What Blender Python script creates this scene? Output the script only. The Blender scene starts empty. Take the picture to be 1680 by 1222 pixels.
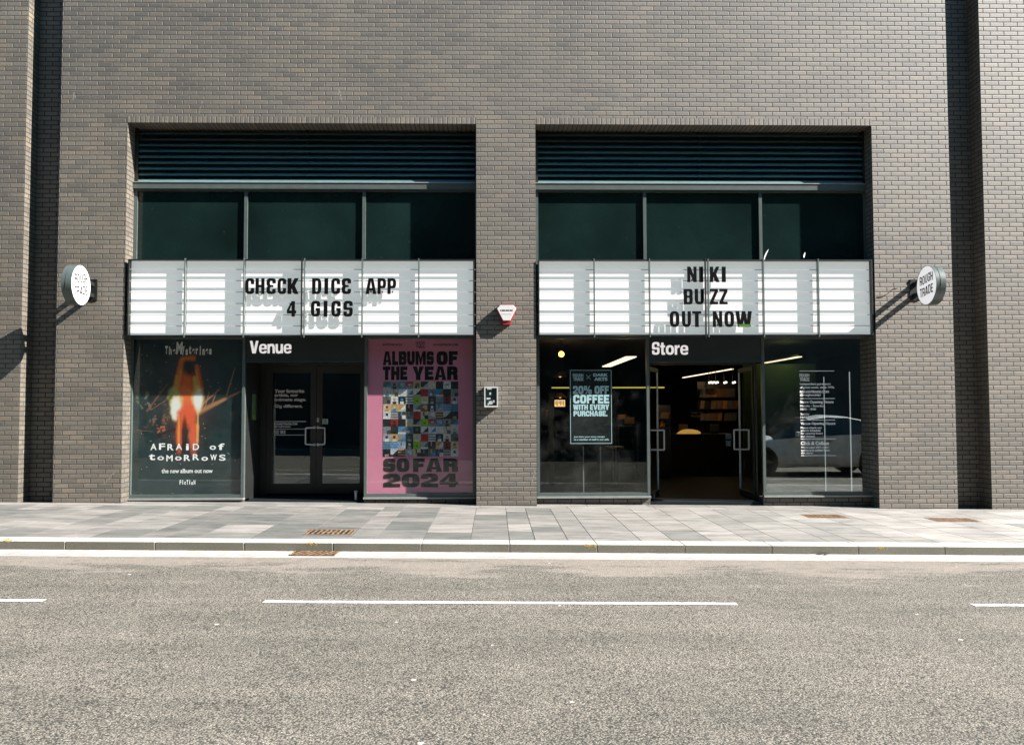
import bpy, math, random
import numpy as np
from mathutils import Vector, Matrix
random.seed(7); rng = np.random.default_rng(7)
S = bpy.context.scene
COL = S.collection
R = math.radians

# ---------------------------------------------------------------- camera
F = 1400.0; W0, H0 = 1680.0, 1222.0
CAM = Vector((0, -13.5, 1.49))
cd = bpy.data.cameras.new("Camera"); cam = bpy.data.objects.new("Camera", cd); COL.objects.link(cam)
cd.sensor_width = 36; cd.lens = 36 * F / W0; cd.clip_start = 0.05; cd.clip_end = 2000
yaw, pitch, roll = -math.atan(29 / F), math.atan(0.0448), 0.0027
MR = Matrix.Rotation(yaw, 3, 'Z') @ Matrix.Rotation(pitch, 3, 'X') @ Matrix.Rotation(roll, 3, 'Y') @ Matrix.Rotation(R(90), 3, 'X')
cam.matrix_world = Matrix.Translation(CAM) @ MR.to_4x4()
S.camera = cam
def ray(px, py): return MR @ Vector(((px - W0 / 2) / F, -(py - H0 / 2) / F, -1))
def P(px, py, Y=0.0):
    d = ray(px, py); t = (Y - CAM.y) / d.y; p = CAM + d * t
    return (p.x, p.z)
def G(px, py, zo=0.0):
    d = ray(px, py); t = (zo - GR * CAM.x - CAM.z) / (d.z + GR * d.x); p = CAM + d * t
    return (p.x, p.y)
GR = 0.012                      # the street falls 1.2 % to the right
def gz(x, zo=0.0): return zo - GR * x
ROAD = -0.095

# ---------------------------------------------------------------- light
SUN = Vector((3.45, -1.0, 2.65)).normalized()
sl = bpy.data.lights.new("Sun", 'SUN'); sl.energy = 5.0; sl.angle = R(0.5); sl.color = (1, 0.925, 0.87)
so = bpy.data.objects.new("Sun", sl); COL.objects.link(so)
so.rotation_euler = SUN.to_track_quat('Z', 'Y').to_euler(); so.location = (20, -10, 20)
wd = bpy.data.worlds.new("World"); S.world = wd; wd.use_nodes = True
nt = wd.node_tree; bg = nt.nodes["Background"]
sk = nt.nodes.new("ShaderNodeTexSky"); sk.sky_type = 'NISHITA'; sk.sun_disc = False
sk.sun_elevation = math.asin(SUN.z); sk.sun_rotation = math.atan2(SUN.x, SUN.y)
sk.ozone_density = 3.0; sk.air_density = 1.2
tn = nt.nodes.new("ShaderNodeMix"); tn.data_type = 'RGBA'; tn.blend_type = 'MULTIPLY'; tn.inputs[0].default_value = 1; tn.inputs[7].default_value = (0.42, 0.95, 1.0, 1)
nt.links.new(sk.outputs[0], tn.inputs[6]); nt.links.new(tn.outputs[2], bg.inputs[0]); bg.inputs[1].default_value = 0.05
S.view_settings.view_transform = 'Standard'; S.view_settings.look = 'None'
S.view_settings.exposure = 2.2; S.view_settings.gamma = 1
S.render.engine = 'CYCLES'
try:
    S.cycles.use_denoising = True; S.cycles.max_bounces = 8; S.cycles.transparent_max_bounces = 12
    S.cycles.caustics_reflective = False; S.cycles.caustics_refractive = False
except Exception: pass

# ---------------------------------------------------------------- materials
def newmat(name):
    m = bpy.data.materials.new(name); m.use_nodes = True
    t = m.node_tree; b = t.nodes["Principled BSDF"]
    return m, t, b
def N(t, kind, **kw):
    n = t.nodes.new(kind)
    for k, v in kw.items():
        if k in n.inputs.keys(): n.inputs[k].default_value = v
        else: setattr(n, k, v)
    return n
def ramp(t, src, stops):
    r = t.nodes.new("ShaderNodeValToRGB"); e = r.color_ramp.elements
    while len(e) < len(stops): e.new(0.5)
    for el, (p, c) in zip(e, stops): el.position = p; el.color = (*c, 1) if len(c) == 3 else c
    t.links.new(src, r.inputs[0]); return r
def mix(t, fac, a, b, mode='MIX'):
    m = t.nodes.new("ShaderNodeMix"); m.data_type = 'RGBA'; m.blend_type = mode
    for s, v in ((m.inputs[0], fac), (m.inputs[6], a), (m.inputs[7], b)):
        if isinstance(v, bpy.types.NodeSocket): t.links.new(v, s)
        elif isinstance(v, (int, float)): s.default_value = v
        else: s.default_value = (*v, 1)
    return m.outputs[2]
def math_(t, op, a, b=0.0):
    m = t.nodes.new("ShaderNodeMath"); m.operation = op
    for s, v in ((m.inputs[0], a), (m.inputs[1], b)):
        if isinstance(v, bpy.types.NodeSocket): t.links.new(v, s)
        else: s.default_value = v
    return m.outputs[0]
def plain(name, col, rough=0.5, metal=0.0, spec=0.5, var=0.12, scale=6.0, bump=0.0, bscale=60):
    m, t, b = newmat(name)
    tc = N(t, "ShaderNodeNewGeometry")
    n = N(t, "ShaderNodeTexNoise", Scale=scale, Detail=6.0); t.links.new(tc.outputs['Position'], n.inputs['Vector'])
    lo = tuple(c * (1 - var) for c in col); hi = tuple(min(1, c * (1 + var)) for c in col)
    r = ramp(t, n.outputs[0], [(0.3, lo), (0.7, hi)])
    t.links.new(r.outputs[0], b.inputs['Base Color'])
    b.inputs['Roughness'].default_value = rough; b.inputs['Metallic'].default_value = metal
    b.inputs['Specular IOR Level'].default_value = spec
    if bump:
        n2 = N(t, "ShaderNodeTexNoise", Scale=bscale, Detail=4.0); t.links.new(tc.outputs['Position'], n2.inputs['Vector'])
        bp = N(t, "ShaderNodeBump", Strength=bump, Distance=0.01); t.links.new(n2.outputs[0], bp.inputs['Height'])
        t.links.new(bp.outputs[0], b.inputs['Normal'])
    return m
def emit(name, col, st):
    m, t, b = newmat(name)
    b.inputs['Base Color'].default_value = (*col, 1); b.inputs['Emission Color'].default_value = (*col, 1)
    b.inputs['Emission Strength'].default_value = st
    return m

def brick_mat(name, upright=False, tint=1.0):
    m, t, b = newmat(name)
    g = N(t, "ShaderNodeNewGeometry")
    sp = N(t, "ShaderNodeSeparateXYZ"); t.links.new(g.outputs['Position'], sp.inputs[0])
    sn = N(t, "ShaderNodeSeparateXYZ"); t.links.new(g.outputs['True Normal'], sn.inputs[0])
    ax = math_(t, 'GREATER_THAN', math_(t, 'ABSOLUTE', sn.outputs[0]), 0.5)
    az = math_(t, 'GREATER_THAN', math_(t, 'ABSOLUTE', sn.outputs[2]), 0.5)
    def sel(f, a, c):   # a when f=0
        d = math_(t, 'SUBTRACT', c, a); return math_(t, 'ADD', a, math_(t, 'MULTIPLY', f, d))
    u = sel(ax, sp.outputs[0], math_(t, 'ADD', sp.outputs[1], 0.1125)); v = sel(az, sp.outputs[2], sp.outputs[1])
    # courses wander by a millimetre or two
    wob = N(t, "ShaderNodeTexNoise", Scale=1.3, Detail=3.0); t.links.new(g.outputs['Position'], wob.inputs['Vector'])
    v = math_(t, 'ADD', v, math_(t, 'MULTIPLY', math_(t, 'SUBTRACT', wob.outputs[0], 0.5), 0.010))
    cb = N(t, "ShaderNodeCombineXYZ")
    t.links.new(u, cb.inputs[0]); t.links.new(v, cb.inputs[1])
    bt = N(t, "ShaderNodeTexBrick")
    bt.offset = 0.0 if upright else 0.5; bt.squash = 1.0
    for k, val in (('Scale', 1.0), ('Mortar Size', 0.0094), ('Mortar Smooth', 0.35), ('Bias', 0.0),
                   ('Brick Width', 0.075 if upright else 0.225), ('Row Height', 5.0 if upright else 0.075)):
        bt.inputs[k].default_value = val
    bt.inputs['Color1'].default_value = (0, 0, 0, 1); bt.inputs['Color2'].default_value = (1, 1, 1, 1); bt.inputs['Mortar'].default_value = (0.5, 0.5, 0.5, 1)
    t.links.new(cb.outputs[0], bt.inputs['Vector'])
    k = tint
    body = ramp(t, bt.outputs['Color'], [(0.0, (0.122 * k, 0.108 * k, 0.083 * k)), (0.3, (0.168 * k, 0.147 * k, 0.114 * k)), (0.75, (0.182 * k, 0.159 * k, 0.123 * k)), (1.0, (0.220 * k, 0.180 * k, 0.130 * k))])
    # large, soft weather patches
    big = N(t, "ShaderNodeTexNoise", Scale=0.55, Detail=7.0, Roughness=0.62); t.links.new(g.outputs['Position'], big.inputs['Vector'])
    bigr = ramp(t, big.outputs[0], [(0.3, (0.70, 0.71, 0.72)), (0.72, (1.22, 1.20, 1.16))])
    c1 = mix(t, 1.0, body.outputs[0], bigr.outputs[0], 'MULTIPLY')
    mpr = N(t, "ShaderNodeMapping"); mpr.inputs['Scale'].default_value = (0.35, 0.35, 5.0); t.links.new(g.outputs['Position'], mpr.inputs['Vector'])
    rown = N(t, "ShaderNodeTexNoise", Scale=1.4, Detail=5.0, Roughness=0.6); t.links.new(mpr.outputs[0], rown.inputs['Vector'])
    rowr = ramp(t, rown.outputs[0], [(0.32, (0.84, 0.83, 0.80)), (0.68, (1.14, 1.14, 1.14))])
    c1 = mix(t, 1.0, c1, rowr.outputs[0], 'MULTIPLY')
    fine = N(t, "ShaderNodeTexNoise", Scale=38.0, Detail=6.0, Roughness=0.7); t.links.new(g.outputs['Position'], fine.inputs['Vector'])
    finer = ramp(t, fine.outputs[0], [(0.3, (0.62, 0.62, 0.62)), (0.7, (1.36, 1.36, 1.36))])
    c2 = mix(t, 1.0, c1, finer.outputs[0], 'MULTIPLY')
    # pale bloom near the foot of the wall and scattered
    ef = N(t, "ShaderNodeTexNoise", Scale=3.0, Detail=8.0, Roughness=0.7); t.links.new(g.outputs['Position'], ef.inputs['Vector'])
    efr = ramp(t, ef.outputs[0], [(0.64, (0, 0, 0)), (0.78, (0.55, 0.55, 0.55))])
    c3 = mix(t, efr.outputs[0], c2, (0.24, 0.225, 0.20))
    c4 = mix(t, bt.outputs['Fac'], c3, (0.035 * k, 0.029 * k, 0.024 * k))  # mortar darkened: shadow in the raked joints is put into its colour
    t.links.new(c4, b.inputs['Base Color'])
    rr = ramp(t, bt.outputs['Fac'], [(0.0, (0.56, 0.56, 0.56)), (1.0, (0.95, 0.95, 0.95))])
    t.links.new(rr.outputs[0], b.inputs['Roughness'])
    b.inputs['Specular IOR Level'].default_value = 0.72; b.inputs['IOR'].default_value = 1.62
    hgt = math_(t, 'ADD', math_(t, 'SUBTRACT', 1.0, bt.outputs['Fac']), math_(t, 'MULTIPLY', fine.outputs[0], 0.16))
    tilt = math_(t, 'MULTIPLY', math_(t, 'ADD', hgt, 0.0), 1.0)
    bp = N(t, "ShaderNodeBump", Strength=1.0, Distance=0.012); t.links.new(tilt, bp.inputs['Height'])
    t.links.new(bp.outputs[0], b.inputs['Normal'])
    return m

def asphalt_mat():
    m, t, b = newmat("asphalt")
    g = N(t, "ShaderNodeNewGeometry"); pos = g.outputs['Position']
    v1 = N(t, "ShaderNodeTexVoronoi", Scale=88.0); t.links.new(pos, v1.inputs['Vector'])
    v2 = N(t, "ShaderNodeTexVoronoi", Scale=150.0); t.links.new(pos, v2.inputs['Vector'])
    n1 = N(t, "ShaderNodeTexNoise", Scale=120.0, Detail=5.0, Roughness=0.75); t.links.new(pos, n1.inputs['Vector'])
    stone = ramp(t, v1.outputs['Color'], [(0.0, (0.045, 0.048, 0.042)), (0.25, (0.205, 0.189, 0.165)), (0.8, (0.325, 0.298, 0.260)), (1.0, (0.50, 0.46, 0.41))])
    gap = ramp(t, v1.outputs['Distance'], [(0.34, (1, 1, 1)), (0.70, (0.22, 0.23, 0.22))])
    c = mix(t, 1.0, stone.outputs[0], gap.outputs[0], 'MULTIPLY')
    nn = ramp(t, n1.outputs[0], [(0.36, (0.45, 0.46, 0.45)), (0.62, (1.45, 1.43, 1.40))])
    c = mix(t, 1.0, c, nn.outputs[0], 'MULTIPLY')
    # wear patches, dusty band along the gutter
    mp = N(t, "ShaderNodeMapping"); mp.inputs['Scale'].default_value = (0.55, 1.9, 1); mp.inputs['Rotation'].default_value = (0, 0, R(-14)); t.links.new(pos, mp.inputs['Vector'])
    bn = N(t, "ShaderNodeTexNoise", Scale=1.1, Detail=8.0, Roughness=0.62); t.links.new(mp.outputs[0], bn.inputs['Vector'])
    bl = ramp(t, bn.outputs[0], [(0.35, (0.82, 0.835, 0.82)), (0.65, (1.12, 1.11, 1.10))])
    c = mix(t, 1.0, c, bl.outputs[0], 'MULTIPLY')
    sp = N(t, "ShaderNodeSeparateXYZ"); t.links.new(pos, sp.inputs[0])
    edge = N(t, "ShaderNodeMapRange"); t.links.new(sp.outputs[1], edge.inputs[0])
    edge.inputs[1].default_value = -6.1; edge.inputs[2].default_value = -4.3; edge.inputs[3].default_value = -0.75; edge.inputs[4].default_value = 1.0
    em = math_(t, 'ADD', edge.outputs[0], math_(t, 'MULTIPLY', math_(t, 'SUBTRACT', bn.outputs[0], 0.5), 4.6))
    er = ramp(t, em, [(0.25, (0, 0, 0)), (0.62, (0.62, 0.62, 0.62))])
    gm = ramp(t, n1.outputs[0], [(0.30, (0.25, 0.25, 0.25)), (0.55, (1, 1, 1))])
    c = mix(t, math_(t, 'MULTIPLY', er.outputs[0], gm.outputs[0]), c, (0.335, 0.292, 0.252))
    vf = N(t, "ShaderNodeTexVoronoi", Scale=2.3); t.links.new(pos, vf.inputs['Vector'])
    fl = math_(t, 'LESS_THAN', math_(t, 'ADD', vf.outputs['Distance'], math_(t, 'MULTIPLY', n1.outputs[0], 0.05)), 0.062)
    c = mix(t, fl, c, (0.62, 0.58, 0.53))
    vs_ = N(t, "ShaderNodeTexNoise", Scale=9.0, Detail=7.0, Roughness=0.7); t.links.new(pos, vs_.inputs['Vector'])
    vr = ramp(t, vs_.outputs[0], [(0.30, (0.70, 0.71, 0.70)), (0.45, (1, 1, 1)), (0.75, (1.12, 1.12, 1.1))])
    c = mix(t, 1.0, c, vr.outputs[0], 'MULTIPLY')
    t.links.new(c, b.inputs['Base Color']); b.inputs['Roughness'].default_value = 0.8
    b.inputs['Specular IOR Level'].default_value = 0.35
    h = math_(t, 'ADD', math_(t, 'SUBTRACT', 1.0, v1.outputs['Distance']), math_(t, 'MULTIPLY', n1.outputs[0], 0.7))
    bp = N(t, "ShaderNodeBump", Strength=0.55, Distance=0.006); t.links.new(h, bp.inputs['Height']); t.links.new(bp.outputs[0], b.inputs['Normal'])
    return m

def paving_mat():
    m, t, b = newmat("paving_stone")
    g = N(t, "ShaderNodeNewGeometry"); pos = g.outputs['Position']
    at = N(t, "ShaderNodeVertexColor"); at.layer_name = "tone"
    mp = N(t, "ShaderNodeMapping"); mp.inputs['Scale'].default_value = (0.7, 2.2, 1); t.links.new(pos, mp.inputs['Vector'])
    n = N(t, "ShaderNodeTexNoise", Scale=2.6, Detail=9.0, Roughness=0.68); t.links.new(mp.outputs[0], n.inputs['Vector'])
    r = ramp(t, n.outputs[0], [(0.30, (0.50, 0.535, 0.52)), (0.48, (0.95, 0.95, 0.94)), (0.68, (1.32, 1.29, 1.26))])
    c = mix(t, 1.0, at.outputs[0], r.outputs[0], 'MULTIPLY')
    f = N(t, "ShaderNodeTexNoise", Scale=90.0, Detail=4.0); t.links.new(pos, f.inputs['Vector'])
    fr = ramp(t, f.outputs[0], [(0.3, (0.86, 0.86, 0.86)), (0.7, (1.12, 1.12, 1.12))])
    c = mix(t, 1.0, c, fr.outputs[0], 'MULTIPLY')
    t.links.new(c, b.inputs['Base Color']); b.inputs['Roughness'].default_value = 0.52
    b.inputs['Specular IOR Level'].default_value = 0.5
    bp = N(t, "ShaderNodeBump", Strength=0.35, Distance=0.004); t.links.new(f.outputs[0], bp.inputs['Height']); t.links.new(bp.outputs[0], b.inputs['Normal'])
    return m

def glass_mat(name, tint=(0.955, 0.975, 0.97), ior=1.56):
    m, t, b = newmat(name); t.nodes.remove(b)
    out = t.nodes["Material Output"]
    tr = N(t, "ShaderNodeBsdfTransparent"); tr.inputs[0].default_value = (*tint, 1)
    gl = N(t, "ShaderNodeBsdfGlossy"); gl.inputs['Roughness'].default_value = 0.0; gl.inputs['Color'].default_value = (0.92, 1, 0.99, 1)
    g = N(t, "ShaderNodeNewGeometry")
    n = N(t, "ShaderNodeTexNoise", Scale=1.2, Detail=1.0); t.links.new(g.outputs['Position'], n.inputs['Vector'])
    bp = N(t, "ShaderNodeBump", Strength=0.05, Distance=0.012); t.links.new(n.outputs[0], bp.inputs['Height'])
    t.links.new(bp.outputs[0], gl.inputs['Normal'])
    lw = N(t, "ShaderNodeLayerWeight"); lw.inputs[0].default_value = 0.5
    f5 = math_(t, 'POWER', lw.outputs['Facing'], 4.0); base = ((ior - 1) / (ior + 1)) ** 2
    fr0 = math_(t, 'ADD', base, math_(t, 'MULTIPLY', f5, 0.35)); front = math_(t, 'SUBTRACT', 1.0, g.outputs['Backfacing'])
    frm = math_(t, 'MULTIPLY', fr0, front)
    mx = N(t, "ShaderNodeMixShader"); t.links.new(frm, mx.inputs[0]); t.links.new(tr.outputs[0], mx.inputs[1]); t.links.new(gl.outputs[0], mx.inputs[2])
    # thin dust film
    df = N(t, "ShaderNodeBsdfDiffuse"); df.inputs[0].default_value = (0.5, 0.52, 0.48, 1)
    n2 = N(t, "ShaderNodeTexNoise", Scale=2.5, Detail=8.0, Roughness=0.7); t.links.new(g.outputs['Position'], n2.inputs['Vector'])
    dr = ramp(t, n2.outputs[0], [(0.45, (0.0, 0.0, 0.0)), (0.8, (0.022, 0.022, 0.022))])
    mx2 = N(t, "ShaderNodeMixShader"); t.links.new(dr.outputs[0], mx2.inputs[0]); t.links.new(mx.outputs[0], mx2.inputs[1]); t.links.new(df.outputs[0], mx2.inputs[2])
    t.links.new(mx2.outputs[0], out.inputs[0])
    return m

def print_mat():
    m, t, b = newmat("printed_ink")
    at = N(t, "ShaderNodeVertexColor"); at.layer_name = "ink"
    t.links.new(at.outputs[0], b.inputs['Base Color']); b.inputs['Roughness'].default_value = 0.4
    return m

def spandrel_mat():
    m, t, b = newmat("spandrel_glass")
    g = N(t, "ShaderNodeNewGeometry"); pos = g.outputs['Position']
    n = N(t, "ShaderNodeTexNoise", Scale=0.9, Detail=5.0); t.links.new(pos, n.inputs['Vector'])
    r = ramp(t, n.outputs[0], [(0.3, (0.006, 0.015, 0.013)), (0.7, (0.013, 0.033, 0.031))])
    v = N(t, "ShaderNodeTexVoronoi", Scale=7.0); t.links.new(pos, v.inputs['Vector'])
    dot = math_(t, 'LESS_THAN', v.outputs['Distance'], 0.045)
    f = N(t, "ShaderNodeTexNoise", Scale=70.0, Detail=3.0); t.links.new(pos, f.inputs['Vector'])
    fr = ramp(t, f.outputs[0], [(0.3, (0.8, 0.8, 0.8)), (0.7, (1.25, 1.25, 1.25))])
    c = mix(t, 1.0, r.outputs[0], fr.outputs[0], 'MULTIPLY')
    c = mix(t, dot, c, (0.08, 0.1, 0.09))
    t.links.new(c, b.inputs['Base Color']); b.inputs['Roughness'].default_value = 0.12; b.inputs['Specular IOR Level'].default_value = 0.4
    return m

def worn_line_mat():
    m, t, b = newmat("worn_road_paint"); g = N(t, "ShaderNodeNewGeometry"); pos = g.outputs['Position']
    n = N(t, "ShaderNodeTexNoise", Scale=60.0, Detail=6.0, Roughness=0.75); t.links.new(pos, n.inputs['Vector'])
    n2 = N(t, "ShaderNodeTexNoise", Scale=1.7, Detail=3.0); t.links.new(pos, n2.inputs['Vector'])
    w = math_(t, 'ADD', n.outputs[0], math_(t, 'MULTIPLY', n2.outputs[0], 0.35))
    r_ = ramp(t, w, [(0.70, (0.82, 0.78, 0.755)), (0.80, (0.34, 0.32, 0.29))])
    t.links.new(r_.outputs[0], b.inputs['Base Color']); b.inputs['Roughness'].default_value = .65
    return m
def rust_mat():
    m, t, b = newmat("rusty_iron")
    g = N(t, "ShaderNodeNewGeometry")
    n = N(t, "ShaderNodeTexNoise", Scale=22.0, Detail=6.0); t.links.new(g.outputs['Position'], n.inputs['Vector'])
    r = ramp(t, n.outputs[0], [(0.3, (0.10, 0.05, 0.022)), (0.5, (0.26, 0.13, 0.05)), (0.7, (0.42, 0.30, 0.19))])
    t.links.new(r.outputs[0], b.inputs['Base Color']); b.inputs['Roughness'].default_value = 0.7; return m
def kerb_mat(name, lo, hi):
    m, t, b = newmat(name)
    g = N(t, "ShaderNodeNewGeometry"); pos = g.outputs['Position']
    n = N(t, "ShaderNodeTexNoise", Scale=85.0, Detail=5.0, Roughness=0.8); t.links.new(pos, n.inputs['Vector'])
    r = ramp(t, n.outputs[0], [(0.35, lo), (0.65, hi)])
    n2 = N(t, "ShaderNodeTexNoise", Scale=1.5, Detail=6.0); t.links.new(pos, n2.inputs['Vector'])
    r2 = ramp(t, n2.outputs[0], [(0.3, (0.82, 0.83, 0.80)), (0.7, (1.1, 1.09, 1.06))])
    c = mix(t, 1.0, r.outputs[0], r2.outputs[0], 'MULTIPLY')
    t.links.new(c, b.inputs['Base Color']); b.inputs['Roughness'].default_value = 0.6
    bp = N(t, "ShaderNodeBump", Strength=0.6, Distance=0.004); t.links.new(n.outputs[0], bp.inputs['Height']); t.links.new(bp.outputs[0], b.inputs['Normal'])
    return m

M = dict(
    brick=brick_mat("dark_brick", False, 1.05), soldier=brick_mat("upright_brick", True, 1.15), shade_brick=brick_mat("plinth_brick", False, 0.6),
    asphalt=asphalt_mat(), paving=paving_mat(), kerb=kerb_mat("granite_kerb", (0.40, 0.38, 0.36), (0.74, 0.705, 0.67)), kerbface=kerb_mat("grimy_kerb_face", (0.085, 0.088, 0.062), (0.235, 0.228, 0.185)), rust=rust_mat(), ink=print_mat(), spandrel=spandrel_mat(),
    gutter=plain("pale_channel", (0.47, 0.44, 0.415), 0.7, var=0.22, scale=7, bump=0.3),
    joint=plain("joint_sand", (0.36, 0.335, 0.31), 0.9),
    far_pave=plain("far_paving", (0.10, 0.10, 0.095), 0.8, scale=2),
    line=plain("road_paint", (0.80, 0.77, 0.75), 0.6, var=0.08, scale=9, bump=0.3, bscale=120),
    wornline=worn_line_mat(),
    pinkline=plain("worn_line", (0.62, 0.54, 0.50), 0.7, var=0.15, scale=9),
    frame=plain("anthracite_metal", (0.105, 0.135, 0.128), 0.38, spec=0.5, var=0.10, scale=8),
    louvre=plain("louvre_metal", (0.11, 0.27, 0.28), 0.34, spec=0.6, var=0.12, scale=5),
    sillbright=plain("worn_pale_metal", (0.50, 0.40, 0.37), 0.4, var=.15, scale=7),  # sunlit_edge_metal: pale pink carries the sunlight on the transom's top edge
    black=plain("black_metal", (0.016, 0.018, 0.017), 0.42),
    sill=plain("sill_metal", (0.32, 0.335, 0.32), 0.4, var=0.12, scale=9),
    white=plain("white_acrylic", (0.80, 0.765, 0.75), 0.32, var=0.02, scale=2),
    signwhite=plain("sign_white", (0.86, 0.84, 0.84), 0.35, var=0.01),
    steel=plain("brushed_steel", (1.25, 1.2, 1.18), 0.32, metal=0.15, var=0.05),
    rail=plain("clear_rail", (0.62, 0.60, 0.59), 0.3, var=0.03),
    mull=plain("grey_tee_bar", (0.20, 0.25, 0.24), 0.35, metal=0.3, var=0.05),
    letter=plain("black_acrylic", (0.008, 0.008, 0.008), 0.28, spec=0.3),
    green=plain("green_plastic", (0.08, 0.22, 0.02), 0.4),
    vinyl=plain("white_vinyl", (1.42, 1.40, 1.39), 0.5, var=0.03),
    bluevinyl=plain("pale_blue_vinyl", (0.62, 0.90, 0.98), 0.5, var=0.04),
    dkvinyl=plain("black_vinyl", (0.010, 0.014, 0.014), 0.6, spec=0.1),
    teal=plain("teal_paint", (0.03, 0.09, 0.10), 0.3, var=0.1),
    fascia=plain("fascia_metal", (0.022, 0.034, 0.031), 0.4, var=0.15, scale=3),
    glass=glass_mat("shop_glass"), glassbright=glass_mat("reflective_glass", (0.93, 0.96, 0.955), 2.95), glassdoor=glass_mat("door_glass", (0.93, 0.96, 0.95), 2.05),
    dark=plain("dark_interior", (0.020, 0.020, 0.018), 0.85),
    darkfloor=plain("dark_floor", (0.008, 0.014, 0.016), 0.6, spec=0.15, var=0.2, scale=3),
    greenwall=plain("green_wall", (0.10, 0.16, 0.05), 0.8, var=0.2, scale=2),
    yellow=plain("yellow_paint", (0.62, 0.47, 0.05), 0.4),
    wood=plain("warm_wood", (0.25, 0.13, 0.05), 0.5, var=0.3, scale=12),
    warm=emit("warm_bulb", (1.0, 0.42, 0.04), 5.0), warmdim=emit("warm_sign", (1.0, 0.62, 0.26), 0.45),
    tube=emit("strip_light_tube", (1.0, 0.80, 0.52), 0.75), spot=emit("spot_lens", (1.0, 0.9, 0.75), 1.6),
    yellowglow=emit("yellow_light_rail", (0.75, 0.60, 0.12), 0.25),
    red=plain("red_plastic", (0.42, 0.03, 0.03), 0.4), grey=plain("grey_plastic", (0.66, 0.66, 0.65), 0.45),
    midgrey=plain("mid_grey", (0.15, 0.17, 0.17), 0.45), gsign=plain("green_sign", (0.10, 0.42, 0.16), 0.4),
    carpaint=plain("silver_paint", (1.35, 1.38, 1.40), 0.15, metal=0.0, var=0.02), carglass=plain("car_glass", (0.012, 0.014, 0.016), 0.05),
    tyre=plain("tyre_rubber", (0.02, 0.02, 0.02), 0.85), rim=plain("alloy_rim", (0.16, 0.17, 0.18), 0.3, metal=0.7),
    far_brick=plain("far_brick", (0.085, 0.075, 0.066), 0.9, var=0.2, scale=1), far_glass=plain("far_glass", (0.03, 0.045, 0.05), 0.1),
    spray=plain("yellow_spray", (0.60, 0.40, 0.03), 0.8, var=0.4, scale=60), leaf=plain("dead_leaf", (0.08, 0.06, 0.04), 0.8),
    dropping=plain("dried_streak", (0.36, 0.34, 0.31), 0.9, var=0.2, scale=40),
    cable=plain("black_cable", (0.02, 0.02, 0.02), 0.5),
)

def soft_emit(name, col, e):
    m, t, b = newmat(name); b.inputs['Base Color'].default_value = (*col, 1); b.inputs['Emission Color'].default_value = (*col, 1); b.inputs['Emission Strength'].default_value = e; b.inputs['Roughness'].default_value = .35
    return m
i_ = M['white'].node_tree.nodes['Principled BSDF'].inputs      # faint glow added to lift the shade on the letter boards
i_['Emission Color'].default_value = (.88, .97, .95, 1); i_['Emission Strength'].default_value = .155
M['litletter'] = soft_emit("lit_letter", (.82, .78, .78), .22)  # mild glow added so the shaded lettering reads white
M['signwhite_lit'] = soft_emit("lightbox_face", (.84, .82, .82), .30)  # mild glow added so both sign faces read white
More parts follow.
